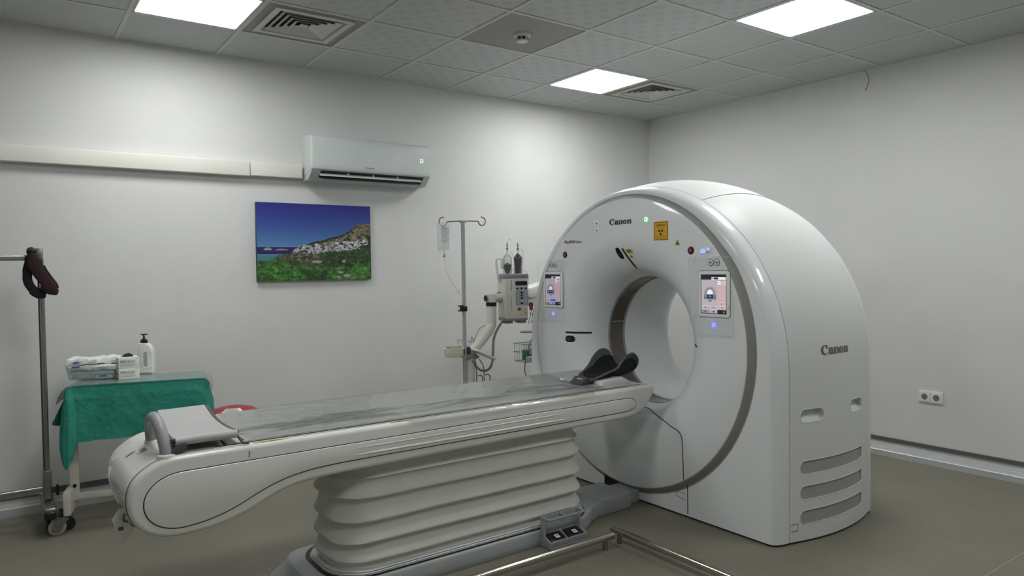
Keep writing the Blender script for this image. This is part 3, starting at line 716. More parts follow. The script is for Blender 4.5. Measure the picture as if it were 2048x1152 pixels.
# touch screens
def screen_img(variant, nx=84, ny=120):
    im = np.ones((ny, nx, 3))*np.array([.66, .62, .66]); yy, xx = np.mgrid[0:ny, 0:nx]; X = xx/nx; Y = yy/ny; asp = .74
    def put(mask, c): im[mask] = c
    put(X > .64, np.array([.72, .62, .65]))
    put(Y > .86, (.09, .1, .15)); put((Y > .865) & (Y < .93) & (X > .42), (.86, .86, .86)); put((Y > .87) & (Y < .92) & (X > .52) & (X < .68), (.12, .06, .08))
    put((X > .46) & (X < .49) & (Y > .88) & (Y < .91), (.05, .05, .05))
    cx, cy = .36, .52; dx = (X-cx)*asp; dy = Y-cy; r = np.hypot(dx, dy)
    body = ((r < .175) & (dy > 0)) | ((abs(dx) < .175) & (dy <= 0) & (dy > -.16))
    put(body, (.40, .39, .42)); put(body & (r < .15) & (np.floor(r*90) % 2 == 0), (.52, .5, .53)); put((r < .165) & (r > .155) & (dy > -.05), (.8, .8, .8))
    put(r < .105, (.66, .64, .66)); put(((X-cx)*asp)**2+(Y-cy-.01)**2 < .075**2, (.85, .85, .87))
    put((abs(dx) < .09-.12*np.maximum(0, dy+.07)) & (dy < -.03) & (dy > -.135), (.05, .09, .16))
    put((abs(dx) < .05) & (dy < -.07) & (dy > -.09), (.3, .55, .85)); put((abs(dx) < .014) & (dy < -.05) & (dy > -.11), (.3, .55, .85))
    put((abs(dx) < .045) & (dy < -.17) & (dy > -.22), (.42, .4, .42))
    for y in (.80, .745): put((X > .66) & (X < .97) & (Y > y) & (Y < y+.04), (.9, .88, .9)); put((X > .78) & (X < .93) & (Y > y+.012) & (Y < y+.026), (.35, .3, .34))
    put((X > .68) & (X < .95) & (Y > .845) & (Y < .853), (.2, .18, .2))
    put((Y < .105), (.62, .6, .62)); put((Y < .105) & (X < .33), (.52, .5, .52)); put((Y < .105) & (X > .65), (.06, .06, .09))
    for x in (.17, .5): put(((X-x)*asp)**2+(Y-.05)**2 < .02**2, (.06, .06, .06))
    put(((X-.9)*asp)**2+(Y-.05)**2 < .02**2, (.6, .6, .6)); put(abs(Y-.11) < .004, (.85, .83, .85)); put((abs(Y-.2) < .004), (.82, .8, .82)); put((abs(Y-.29) < .004) & (X > .64), (.85, .7, .72))
    for x in (.17, .5, .83): put((abs(X-x) < .04) & (abs(Y-.155) < .008), (.3, .28, .3))
    put((((X-.82)*asp)**2+(Y-.245)**2 < .018**2), (.5, .35, .4)); put((abs(X-.82) < .03) & (abs(Y-.34) < .004), (.2, .2, .2))
    if variant: put((X > .33) & (X < .68) & (Y > .115) & (Y < .2), (.22, .4, .8)); im[:] = im*.86+np.array([0, .005, .02])
    put((X < .02) | (X > .98) | (Y < .012) | (Y > .988), (.06, .06, .08))
    return im
for ya, lab, var in ((-1.211, 'touch screen on the left side of the bore', 1), (-2.573, 'touch screen on the right side of the bore', 0)):
    yb = ya-.207; z0, z1 = 1.15, 1.396
    out = rrect(yb, z0, ya, z1, .018)
    e = obj('touch_screen', G().slab(out, FF-.005, FF+.002, .003, lambda a, b, t: (t, a, b)), 'bezel', t, label=lab)
    obj('bezel_line', G().tube([(FF-.0005, a, b) for a, b in inset(ccw(out), -.0015)], .0013, 5, closed=True), 'inkgrey', e)
    paint('display', screen_img(var), (FF-.005, ya-.019, z0+.018), Y_, Z_, .167, .21, 'screen', e, off=.001)
    ym = (ya+yb)/2
    for k in (0, 1):
        d = disc('key_button', ym+.02-.04*k, 1.442, .0155, 'bezel', .004); disc('key_mark', ym+.02-.04*k, 1.442, .007, 'darkgrey', .0052, d)
        obj('key_ring', G().tube([(FF-.003, ym+.02-.04*k+.0165*math.cos(a), 1.442+.0165*math.sin(a)) for a in np.linspace(0, 2*PI, 16, False)], .0016, 5, closed=True), 'inkgrey', d)
    disc('call_light', ym+.004, 1.108, .012, 'blueled', .004, label='glowing blue light below the screen')
    # clear film taped over the controls
    gx = G(); nx_, nz_ = 18, 26; ya2, yb2, za, zb = ya+.055, yb-.03, 1.055, 1.472
    for j in range(nz_+1):
        for i in range(nx_+1):
            y = ya2+(yb2-ya2)*i/nx_; z = za+(zb-za)*j/nz_
            gx.v.append((FF-.0135-.003*noise.noise(Vector((y*18, z*18, var*3))), y+.006*noise.noise(Vector((0, z*22, 1))), z+.008*noise.noise(Vector((y*22, 0, 4)))))
    gx.f = [(j*(nx_+1)+i, j*(nx_+1)+i+1, (j+1)*(nx_+1)+i+1, (j+1)*(nx_+1)+i) for j in range(nz_) for i in range(nx_)]
    bd = [gx.v[i] for i in range(nx_+1)]+[gx.v[j*(nx_+1)+nx_] for j in range(1, nz_+1)]+[gx.v[nz_*(nx_+1)+i] for i in range(nx_-1, -1, -1)]+[gx.v[j*(nx_+1)] for j in range(nz_-1, 0, -1)]
    obj('film_edge', G().tube(bd, [.0009+.0012*abs(noise.noise(Vector((k*.7, var, 2)))) for k in range(len(bd))], 4, closed=True), 'filmedge', t)
    for k in range(5):
        y_, z_ = ya2+(yb2-ya2)*(.08, .93, .9, .12, .5)[k], za+(zb-za)*(.15, .3, .75, .93, .06)[k]
        obj('film_crease', G().tube([(FF-.016, y_, z_), (FF-.019, y_-.012*math.cos(k*2), z_+.02), (FF-.016, y_-.02*math.cos(k*2+.4), z_+.045)], [.0005, .0016, .0005], 4), 'filmedge', t)
    fl = obj('protective_film', gx, 'film', t, label='clear crinkled film taped over screen and buttons'); fl.visible_shadow = True
# camera windows and slits on the flare
def surf(y, z):
    r = math.hypot(y-CY, z-BZ); return FX if r > RF else float(np.interp(r, FR_, FXS))
def patch(name, out, off, m, par=t, label=None, cen=None):
    """outline filled with shrinking rings, every vertex laid on the face or flare"""
    out = ccw(out); c = cen or (sum(p[0] for p in out)/len(out), sum(p[1] for p in out)/len(out)); rs = []
    for k in (1, .75, .5, .25, .02): rs.append([(surf(c[0]+(a-c[0])*k, c[1]+(b-c[1])*k)-off, c[0]+(a-c[0])*k, c[1]+(b-c[1])*k) for a, b in out])
    return obj(name, G().rings(rs, True, True), m, par, label=label)
SLA, SLB, CWB = -1.424, -1.572, -1.488
for nm, a0, a1, zc, hh_, m in (('laser_slit', SLA, SLB, .986, .013, 'black'), ('camera_window', SLA, CWB, .942, .046, 'blackgloss')):
    o_ = resamp(rrect(a1, zc-hh_/2, a0, zc+hh_/2, hh_/2-.0005)); e = patch(nm, o_, .0015, m)
    if nm == 'camera_window':
        obj('rim', G().tube([(surf(a, b)-.001, a, b) for a, b in inset(ccw(o_), -.003)], .003, 6, closed=True), 'panelwhite', e)
        patch('lens', circ(SLA-.023, .942, .013, 14), .003, 'darkgrey', e)
o_ = resamp([tuple(q) for q in chaikin([(-1.912, 1.540), (-1.938, 1.545), (-1.952, 1.528), (-1.965, 1.490), (-1.950, 1.470), (-1.930, 1.474), (-1.912, 1.510)], 2)])
e = patch('camera_window', o_, .002, 'blackgloss')
obj('rim', G().tube([(surf(a, b)-.001, a, b) for a, b in inset(ccw(o_), -.003)], .003, 6, closed=True), 'panelwhite', e)
cl = [tuple(q) for q in spline([(-1.970, 1.538), (-1.980, 1.515), (-1.993, 1.485), (-2.003, 1.455), (-2.008, 1.430), (-2.006, 1.408)], 6)]
obj('laser_slit', G().tube([(surf(a, b)-.0005, a, b) for a, b in cl], [.004]+[.0065]*(len(cl)-8)+[.006, .005, .0045, .004, .0035, .003, .002], 6), 'black', t)
e = patch('warning_label', resamp([(-1.992, 1.534), (-2.048, 1.531), (-2.052, 1.505), (-2.0, 1.506)]), .0015, 'olive', label='yellow laser warning label')
patch('label_text', resamp([(-2.008, 1.528), (-2.036, 1.526), (-2.038, 1.512), (-2.012, 1.512)]), .0025, 'inkgrey', e)
e = patch('warning_label', resamp([(-2.022, 1.503), (-2.048, 1.477), (-2.012, 1.479)]), .0015, 'olive', label='small triangular laser label')
patch('label_text', resamp([(-2.025, 1.492), (-2.034, 1.483), (-2.018, 1.483)]), .0025, 'ink', e)
patch('sensor_eye', resamp([(-2.488, .992), (-2.522, .984), (-2.526, .970), (-2.500, .976), (-2.488, .984)]), .003, 'black')
# lower service panel seam on the face
pts = [(-1.86, .50), (-2.0, .548), (-2.169, .535), (-2.29, .520), (-2.363, .504), (-2.42, .492), (-2.445, .465), (-2.452, .40), (-2.458, .25), (-2.462, .10), (-2.462, .025)]
obj('panel_seam', G().tube([((surf(p[0], p[1]) if math.hypot(p[0]-CY, p[1]-BZ) < R2 else -2.302)-.0004, p[0], p[1]) for p in [tuple(q) for q in spline([(a, b) for a, b in pts], 6)]], .0028, 6), 'seam', t)
obj('panel_seam', G().tube([(-2.3025, -2.445, .135), (-2.3025, -2.38, .138), (-2.3025, -2.378, .11), (-2.3025, -2.445, .1)], .0012, 5), 'seam', t)
# dark cut-out where the couch base docks
obj('cable_opening', G().box((-2.303, -1.93, .055), (.004, .3, .09)), 'black', t, smooth=False)
obj('bore_film', G().rings([ringpts(.402, -2.11), ringpts(.40, -2.0), ringpts(.396, -1.93)], True, False), 'film', t, label='clear film lining the bore edge')

# ================================================================== COUCH
t = couch = thing('patient_couch', (-3.6, CY, 0), 'long white scanner couch with grey trough top on a pleated bellows column', 'scanner couch')
out = [(-4.86, .747), (-4.909, .746), (-4.945, .742), (-4.978, .731), (-5.009, .715), (-5.035, .696), (-5.058, .673), (-5.072, .645), (-5.079, .61), (-5.077, .569), (-5.065, .532), (-5.045, .501), (-5.02, .478), (-4.989, .461), (-4.952, .45), (-4.91, .445), (-4.865, .445), (-4.8, .450), (-4.734, .462), (-4.67, .479), (-4.61, .505), (-4.55, .534), (-4.48, .555), (-4.38, .565), (-4.193, .569), (-3.95, .572), (-3.64, .575), (-3.3, .576), (-2.99, .577), (-2.70, .578), (-2.58, .581), (-2.53, .587), (-2.47, .610), (-2.425, .643), (-2.39, .688), (-2.376, .715), (-2.377, .730), (-2.388, .742), (-2.405, .7468), (-2.44, .747), (-3.0, .747), (-3.6, .747), (-4.2, .747)]
OUT = chaikin(out, 2)
HY = .285
o = obj('couch_body', G().slab(OUT, CY-HY, CY+HY, .019, mXZ(), seg=7), 'couchwhite', t, ang=60)
pan = [(-4.843, .686), (-4.905, .686), (-4.943, .679), (-4.976, .664), (-5.0, .644), (-5.019, .617), (-5.026, .585), (-5.021, .553), (-5.004, .523), (-4.98, .502), (-4.948, .487), (-4.912, .480), (-4.865, .481), (-4.81, .488), (-4.755, .501), (-4.69, .524), (-4.61, .562), (-4.53, .590), (-4.44, .608), (-4.326, .616), (-4.19, .6175), (-4.0, .618), (-3.565, .6185), (-3.085, .618), (-2.66, .618), (-2.58, .62), (-2.545, .632), (-2.53, .655), (-2.545, .678), (-2.58, .690), (-2.66, .691), (-3.084, .690), (-3.564, .690), (-4.0, .689), (-4.4, .688)]
PAN = chaikin(pan, 2)
for s_ in (-1, 1):
    yo = CY+s_*HY
    obj('panel_seam', G().slab(inset(ccw(PAN), -.0035), yo-.0006 if s_ < 0 else yo-.002, yo+.002 if s_ < 0 else yo+.0006, 0, mXZ()), 'seam', t)
    o = obj('side_panel', G().slab(PAN, yo-.004 if s_ < 0 else yo-.006, yo+.006 if s_ < 0 else yo+.004, .0035, mXZ(), seg=3), 'couchwhite', t)
    # pressed groove: two soft ribs and a hollow between them
    for za, zb, rr_ in ((.665, .665, .0045), (.637, .634, .006)):
        n = 40; pts = [(-4.27+1.29*k/n, yo+s_*.0015, za+(zb-za)*k/n) for k in range(n+1)]
        rad = [max(.0006, rr_*math.sin(min(1, min(k, n-k)/5)*PI/2)) for k in range(n+1)]
        obj('pressed_rib', G().tube(pts, rad, 10), 'couchwhite', o)
# wrapped end cap
capo = [p for p in OUT if p[0] < -4.885]
def sweepband(pts, grow, y0, y1, th=.003):
    g = G(); top = []; 
    for y, gr in ((y0, 0), (y0+.004, grow), (y1-.004, grow), (y1, 0)):
        row = []
        for i, p in enumerate(pts):
            a = Vector(pts[min(i+1, len(pts)-1)])-Vector(pts[max(i-1, 0)]); n = Vector((a.y, -a.x)).normalized()
            c = Vector((-4.9, .6)); 
            if (Vector(p)+n*.01-c).length < (Vector(p)-c).length: n = -n
            row.append((p[0]+n.x*gr, y, p[1]+n.y*gr))
        top.append(row)
    g.rings(top, False, False); return g
seq = [p for p in out if p[0] < -4.895][:]
seq = [tuple(q) for q in spline(seq, 5)]
obj('end_cap', sweepband(seq, .004, CY-HY+.04, CY+HY-.04), 'tailwhite', t)
obj('cap_seam', G().tube([(p[0]-.001, CY-HY+.037, p[1]) for p in seq], .0011, 6), 'inkgrey', t)
obj('bumper_rail', G().tube([(-5.083, CY+.16, .70-.06), (-5.086, CY+.15, .6), (-5.08, CY+.1, .56), (-5.07, CY+.0, .53)], .006, 8), 'tailwhite', t)
obj('bumper_rail', G().tube([(-5.071, CY+.17, .66), (-5.05, CY+.17, .69), (-5.0, CY+.17, .724)], .006, 8), 'tailwhite', t)
tz = sorted([(p[0], p[1]) for p in seq if p[1] > .62]); TX = [p[0] for p in tz]; TZ = [p[1] for p in tz]
def tail(x, off): 
    z = float(np.interp(x, TX, TZ)); d = (float(np.interp(x+.004, TX, TZ))-float(np.interp(x-.004, TX, TZ)))/.008; l = math.hypot(1, d); return x-d/l*off, z+off/l
def on_tail(x0, x1, y0, y1, off, n=6, sk=0):
    vs = []
    for k in range(n+1):
        x = x0+(x1-x0)*k/n; X, Z = tail(x, off); vs += [(X, y0+sk*k/n, Z), (X, y1+sk*k/n, Z)]
    return G().add(vs, [(2*k, 2*k+2, 2*k+3, 2*k+1) for k in range(n)])
obj('card_slot', on_tail(-5.036, -5.008, CY+.022, CY+.032, .006, sk=-.012), 'darkgrey', t)
e = obj('cap_label', on_tail(-5.005, -4.975, CY-.05, CY-.005, .006), 'paper', t)
for k in range(3): obj('label_line', on_tail(-5.0, -4.98, CY-.017-.013*k, CY-.014-.013*k, .0072), 'inkgrey', e)
# cradle and trough mattress
YN, YF = CY-.245, CY+.275
def trough(x, v, lift=0):          # v from 0 (near) to 1 (far)
    y = YN+(YF-YN)*v; c = 2*v-1
    z = .7495+(.003*c*c if c < 0 else .028*c**1.8)
    return (x, y, z+lift)
def strip_solid(x0, x1, v0, v1, dz, nx, nv, th, f=trough):
    g = G(); rs = []
    for i in range(nx+1):
        x = x0+(x1-x0)*i/nx; top = [f(x, v0+(v1-v0)*j/nv, dz) for j in range(nv+1)]; bot = [f(x, v0+(v1-v0)*j/nv, dz-th) for j in range(nv, -1, -1)]
        rs.append(top+bot)
    return g.rings(rs, True, True)
obj('cradle', strip_solid(-4.72, -2.46, 0, 1, .001, 8, 20, .02), 'padgrey', t)
obj('mattress', strip_solid(-4.66, -2.80, .012, .985, .004, 12, 24, .008), 'mattress', t, label='grey trough mattress with a darker smear where the sheet sticks')
obj('mattress_seam', G().tube([trough(-4.655, v, .005) for v in np.linspace(.03, .97, 20)], .003, 6), 'inkgrey', t)
obj('cradle_slot', G().box((-3.67, CY-.2475, .7495), (2.2, .003, .006)), 'black', t, smooth=False)
obj('side_rail', G().box((-3.6, CY-.2555, .7485), (2.35, .011, .004), bev=.0012), 'trunk', t)
for y in (.2535, .2575): obj('rail_line', G().box((-3.6, CY-y, .7503), (2.35, .001, .0008)), 'inkgrey', t, smooth=False)
g = G().slab([(-2.66, .745), (-2.42, .745), (-2.43, .750), (-2.50, .785), (-2.66, .772)], CY-.15, CY+.05, .004, mXZ()); obj('cradle_end_block', g, 'white', t)
for x, w, m in ((-4.56, .14, 'olive'), (-3.98, .09, 'olive'), (-2.98, .13, 'olive'), (-4.655, .045, 'paper'), (-4.03, .05, 'paper'), (-3.06, .04, 'paper')):
    e = obj('rail_label', G().box((x, CY-.2665, .7468), (w, .010, .0012), Matrix.Rotation(math.radians(9), 3, 'X')), m, t)
    obj('label_text', G().box((x, CY-.2665, .7475), (w*.6, .004, .0008)), 'redbtn' if m == 'paper' else 'ink', e)
obj('shell_joint', G().tube([(-4.652, CY-HY-.0004, .70), (-4.652, CY-HY-.0004, .722), (-4.652, CY-HY+.007, .7397), (-4.652, CY-HY+.025, .7474)], .0016, 5), 'seam', t)
obj('painted_glint', G().add([(-4.668, CY-.262, .7485), (-4.652, CY-.268, .748), (-4.640, CY-.283, .739), (-4.640, CY-.2868, .722), (-4.648, CY-.2868, .720), (-4.655, CY-.283, .738)], [(0, 1, 2, 3, 4, 5)]), 'paper', t, smooth=False)  # white quad painting a specular glint on the couch edge
obj('painted_glint', G().add([(-4.652, CY-.2862, .716), (-4.638, CY-.2862, .706), (-4.636, CY-.2862, .698), (-4.650, CY-.2862, .698)], [(0, 1, 2, 3)]), 'paper', t, smooth=False)  # second glint painted in white, lower on the side
# grab handle
h = spline([(-4.938, CY-.245, .735), (-4.946, CY-.232, .80), (-4.953, CY-.19, .852), (-4.956, CY-.11, .868), (-4.956, CY-.03, .848), (-4.950, CY+.03, .80), (-4.945, CY+.045, .735)], 6)
obj('grab_handle', G().tube(h, .021, 14), 'handle', t)
for y in (-.245, .045): obj('handle_socket', G().lathe([(.032, .735), (.031, .749), (.024, .752)], (-4.94, CY+y, 0), 'z', 18), 'tailwhite', t)
# bellows
def plan(x0, x1, hy, r, z, seg=8): return [(a, b, z) for a, b in rrect(x0, CY-hy, x1, CY+hy, r, seg)]
prof = [(.572, -.03), (.53, -.022), (.512, -.012), (.505, -.004), (.500, -.014), (.47, -.016), (.445, -.008), (.428, .004), (.420, .006), (.414, -.003), (.408, -.014), (.385, -.016), (.35, -.008), (.328, .004), (.318, .007), (.312, -.003), (.305, -.014), (.285, -.016), (.255, -.006), (.232, .006), (.222, .009), (.215, -.003), (.208, -.014), (.19, -.014), (.165, -.004), (.145, .006), (.136, .008), (.130, -.004), (.124, -.012), (.105, -.012), (.098, -.006)]
rs = []
for z, d in prof:
    d = d*.85-.001; p = plan(-4.262-d, -2.822+d, .232+d, .18, z, 10); q = []
    for (x, y, zz) in p:
        k = noise.noise(Vector((x*2.2, y*4, z*9))); k2 = noise.noise(Vector((x*9, y*9, z*14)))
        q.append((x, y, zz+.004*k+(.0025*k2 if .11 < z < .5 else 0)))
    rs.append(q)
# refine long sides
def densify(r, m=.07):
    o = []
    for i in range(len(r)):
        a, b = Vector(r[i]), Vector(r[(i+1) % len(r)]); n = max(1, int(round((a-b).length/m)))
        for k in range(n): o.append(tuple(a.lerp(b, k/n)))
    return o
base_counts = [max(1, int(round((Vector(rs[0][i])-Vector(rs[0][(i+1) % len(rs[0])])).length/.06))) for i in range(len(rs[0]))]
def dens(r, z):
    o = []
    for i in range(len(r)):
        a, b = Vector(r[i]), Vector(r[(i+1) % len(r)]); n = base_counts[i]
        for k in range(n):
            p = a.lerp(b, k/n); w = noise.noise(Vector((p.x*3, p.y*3, z*7)))*.003 if .11 < z < .5 else 0
            o.append((p.x, p.y+w, p.z+w))
    return o
obj('bellows', G().rings([dens(r, r[0][2]) for r in rs], True, False), 'bellows', t, ang=75, label='pleated off-white fabric bellows')
for k, z in enumerate((.100, .092, .084)):
    obj('bellows_trim', G().rings([plan(-4.275-.004*k, -2.81+.004*k, .240+.004*k, .18, z+.003), plan(-4.278-.004*k, -2.807+.004*k, .243+.004*k, .18, z), plan(-4.275-.004*k, -2.81+.004*k, .240+.004*k, .18, z-.004)], True, True), 'trunk', t)
# base
obj('base_gap', G().rings([plan(-4.305, -2.795, .262, .19, .0865), plan(-4.305, -2.795, .262, .19, .082)], True, True), 'black', t)
bp = chaikin([(-4.39, CY-.13), (-4.34, CY-.25), (-4.2, CY-.275), (-3.05, CY-.275), (-2.87, CY-.255), (-2.74, CY-.15), (-2.6, CY-.135), (-2.6, CY+.135), (-2.74, CY+.15), (-2.87, CY+.255), (-3.05, CY+.275), (-4.2, CY+.275), (-4.34, CY+.25), (-4.39, CY+.13)], 2)
bp = ccw(bp); fl_ = lambda a: a-.075*max(0, min(1, (-3.95-a)/.4))
rs = [[(fl_(a), b, 0) for a, b in inset(bp, .006)], [(fl_(a), b, .012) for a, b in bp], [(a-.6*(a-fl_(a)), b, .03) for a, b in bp], [(a, b, .07) for a, b in inset(bp, .002)], [(a, b, .080) for a, b in inset(bp, .006)], [(a, b, .0845) for a, b in inset(bp, .014)]]
obj('base_cover', G().rings(rs, True, True), 'basegrey', t, ang=45)
obj('dock_block', G().slab(rrect(-2.66, CY-.135, -2.42, CY+.135, .012), 0, .088, .006), 'basegrey', t)
obj('dock_block', G().slab(rrect(-2.45, CY-.085, -2.304, CY+.085, .01), 0, .076, .006), 'basegrey', t)
for x, y in ((-2.5, -.1), (-2.36, -.06), (-2.5, .09)): obj('screw_cap', G().lathe([(.008, .0005), (.008, .003)], (x, CY+y, .086 if x < -2.42 else .0745)), 'midgrey', t)
for k in range(3): obj('base_slot', G().box((-4.437+.010*k, CY-.08-.055*k, .028), (.012, .03, .008)), 'black', t)

# hooks and hanging card at the couch tail
t = thing('hanging_card', (-5.09, -2.15, .42), 'white plastic card with a slot hanging from hooks under the couch tail', 'card')
cpts = [(-2.02, .535), (-1.965, .50), (-2.06, .405), (-2.17, .425), (-2.2, .455), (-2.185, .475)]
def cm(a, b, tt): return (-5.062+tt-(.5-b)*-.10, a, b)
obj('card_sheet', G().slab([(-5.088, .553), (-5.113, .513), (-5.080, .417), (-5.052, .450), (-5.036, .472), (-5.036, .52)], -2.152, -2.150, 0, mXZ()), 'paper', t, smooth=False)
obj('card_slot', G().slab(rrect(-5.093, .468, -5.075, .482, .003), -2.1535, -2.1515, 0, mXZ()), 'inkgrey', t)
for x, z in ((-5.07, .0), (-5.045, -.022)): obj('hook', G().tube(spline([(x+.012, -2.145, z+.53), (x-.004, -2.157, z+.522), (x-.004, -2.160, z+.505), (x+.008, -2.158, z+.497)], 5), .0035, 6), 'wire', t)

# grey pad lying on the couch end
t = thing('foot_pad', (-4.8, CY, .76), 'light grey folded vinyl pad lying on the tail end of the couch', 'pad')
def padf(x, v, lift=0):
    y = YN-.022+(YF-YN+.03)*v; c = 2*v-1
    xs_ = x + .03*v*0 
    z = .766+.034*max(0, c)**1.6+.016*max(0, -c)**2+.0025*noise.noise(Vector((x*8, y*8, 0)))
    return (xs_+.05*(v-.5)*0, y, z+lift)
def padm(u, v, lift=0):
    x = (-4.925+.035*v)+(.245-.03*v)*u
    return padf(x, v, lift)
def pad_solid(u0, u1, v0, v1, dz, th, nx=10, nv=28):
    rs = []
    for i in range(nx+1):
        u = u0+(u1-u0)*i/nx; rs.append([padm(u, v0+(v1-v0)*j/nv, dz) for j in range(nv+1)]+[padm(u, v0+(v1-v0)*j/nv, dz-th) for j in range(nv, -1, -1)])
    return G().rings(rs, True, True)
obj('pad_cover', pad_solid(.04, .93, .05, 1, .026, .006), 'padgrey', t)
obj('pad_core', pad_solid(.02, .95, .05, .99, .0195, .014), 'paddark', t)
for u in (.0, .945): obj('edge_binding', pad_solid(u, u+.055, .03, 1.0, .0245, .011, 2), 'paddark', t)
obj('near_roll', G().tube([padm(u, .045, .012) for u in np.linspace(.06, .98, 8)], .0165, 12), 'padgrey', t)
obj('folded_corner', G().slab(chaikin([(-4.928, .750), (-4.918, .772), (-4.886, .790), (-4.870, .785), (-4.872, .756)], 1), CY-.262, CY-.225, .004, mXZ()), 'paddark', t, label='dark underside of the curled corner')
obj('strap', G().tube([padm(.97, .05, .008), (-4.672, CY-.275, .757), (-4.65, CY-.272, .755)], .005, 6), 'paddark', t)

# clear sheet over the couch
t = None
g = G(); nx, nv = 130, 44
for i in range(nx+1):
    x = -4.64+1.92*i/nx
    for j in range(nv+1):
        v = j/nv*1.14-.14 if -3.95 < x < -2.85 else j/nv*1.0+.0
        drape = 0
        if v < 0: p = list(trough(x, 0, .006)); k = -v/.14; p[1] -= .058*min(1, k*1.4); p[2] -= .016*min(1, k*1.4)+.05*max(0, k-.72)*(.6+.4*noise.noise(Vector((x*5, 0, 2))))
        else: p = list(trough(x, v, .0065))
        e = 1 if v > .03 else .3
        p[2] += e*(.006*abs(noise.noise(Vector((x*5, p[1]*7, 3))))+.004*noise.noise(Vector((x*16, p[1]*20, 8))))
        if x > -3.4: p[2] += .010*max(0, noise.noise(Vector((x*4.5, p[1]*5, 6))))
        if v > .97: p[2] += .004*noise.noise(Vector((x*10, 0, 5)))
        g.v.append(tuple(p))
g.f = [(i*(nv+1)+j, (i+1)*(nv+1)+j, (i+1)*(nv+1)+j+1, i*(nv+1)+j+1) for i in range(nx) for j in range(nv)]
o = obj('plastic_sheet', g, 'sheet'); tag(o, 'clear crinkled plastic sheet spread over the couch mattress', 'plastic sheet')

# head holder
t = thing('head_holder', (-2.55, CY, .76), 'dark grey head holder with black foam lining at the scanner end of the couch', 'headrest')
near = spline([(-2.70, -2.09, .775), (-2.64, -2.10, .79), (-2.58, -2.11, .81), (-2.51, -2.12, .832), (-2.475, -2.125, .872), (-2.435, -2.13, .902), (-2.39, -2.13, .908), (-2.35, -2.125, .875), (-2.345, -2.115, .83)], 5)
far = spline([(-2.64, -1.93, .785), (-2.60, -1.91, .792), (-2.56, -1.90, .81), (-2.52, -1.89, .835), (-2.485, -1.885, .875), (-2.44, -1.885, .908), (-2.40, -1.885, .915), (-2.36, -1.89, .895), (-2.345, -1.895, .84)], 5)
bot = spline([(-2.70, -2.01, .768), (-2.64, -2.01, .766), (-2.58, -2.01, .766), (-2.51, -2.01, .768), (-2.46, -2.01, .77), (-2.42, -2.01, .772), (-2.38, -2.01, .776), (-2.35, -2.01, .784), (-2.34, -2.01, .79)], 5)
def hh(s, q, off=0):
    n, f, b = near[s], far[s], bot[s]; c = (n+f)/2
    t_ = 2*q-1; y = c.y+(f.y-n.y)/2*math.copysign(abs(t_)**.75, t_); w = abs(t_)**2.2
    e = n if t_ < 0 else f
    p = Vector((b.x*(1-w)+e.x*w, y, b.z*(1-w)+e.z*w)); ctr = Vector((c.x, c.y, .9)); d = (ctr-p); d.x = 0
    return p+d.normalized()*off
def shell(s0, s1, q0, q1, o0, o1, nq=26):
    rs = []
    for s in range(s0, s1): rs.append([hh(s, q0+(q1-q0)*k/nq, o0) for k in range(nq+1)]+[hh(s, q0+(q1-q0)*k/nq, o1) for k in range(nq, -1, -1)])
    return G().rings(rs, True, True)
obj('outer_shell', shell(0, len(near), 0, 1, 0, .008), 'shellgrey', t)
obj('foam_wrap', shell(7, len(near)-1, .05, .47, -.006, .0), 'foam', t, label='black foam around the near wing')
for e_, nm_ in ((near, 'near'), (far, 'far')): obj('shell_rim', G().tube([p+Vector((0, 0, .001)) for p in e_], [.003]+[.0075]*(len(e_)-2)+[.004], 8), 'shellgrey', t)
obj('foam_lining', shell(6, len(near)-1, .06, .94, .0075, .020), 'foam', t)
obj('mount_wedge', G().slab([(-2.755, .757), (-2.712, .793), (-2.66, .785), (-2.60, .770), (-2.60, .757)], CY-.075, CY+.03, .004, mXZ()), 'darkgrey', t)
obj('latch_line', G().box((-2.728, CY-.03, .783), (.004, .04, .004), Matrix.Rotation(-.6, 3, 'Y')), 'paper', t)
e = obj('lock_knob', G().lathe([(.016, 0), (.016, .012), (.012, .016)], (-2.745, CY+.10, .760)), 'white', t); obj('knob_centre', G().lathe([(.006, .0), (.006, .019)], (-2.745, CY+.10, .760)), 'darkgrey', e)

# foot pedals
t = thing('foot_pedal_unit', (-3.07, -2.33, 0), 'grey bracket with two black foot pedals on the floor beside the couch base', 'foot pedals')
yk, yn = -2.285, -2.375
obj('tray', G().slab(rrect(-3.215, yn, -2.975, yk+.01, .012), .0, .02, .003), 'midgrey', t)
g = G().box((-3.095, yn+.004, .034), (.24, .008, .03), bev=.003); obj('front_lip', g, 'midgrey', t)
for x in (-3.213, -2.977): obj('side_cheek', G().slab([(yn+.0, .01), (yk, .01), (yk, .16), (yk-.025, .16), (yk-.035, .06), (yn+.0, .04)], x-.005, x+.005, .002, mYZ()), 'midgrey', t)
obj('guard_bar', G().tube(spline([(-3.213, yk-.005, .155), (-3.212, yk-.05, .152), (-3.2, yk-.06, .15), (-2.99, yk-.06, .15), (-2.978, yk-.05, .152), (-2.977, yk-.005, .155)], 4), .0065, 8), 'midgrey', t)
obj('guard_bar', G().tube([(-3.095, yk-.06, .15), (-3.095, yk-.005, .153)], .0055, 8), 'midgrey', t)
obj('back_plate', G().box((-3.095, yk-.002, .085), (.235, .006, .14)), 'basegrey', t)
obj('divider', G().slab([(yn+.01, .02), (yk, .02), (yk, .07), (yk-.03, .06), (yn+.01, .035)], -3.099, -3.091, .002, mYZ()), 'midgrey', t)
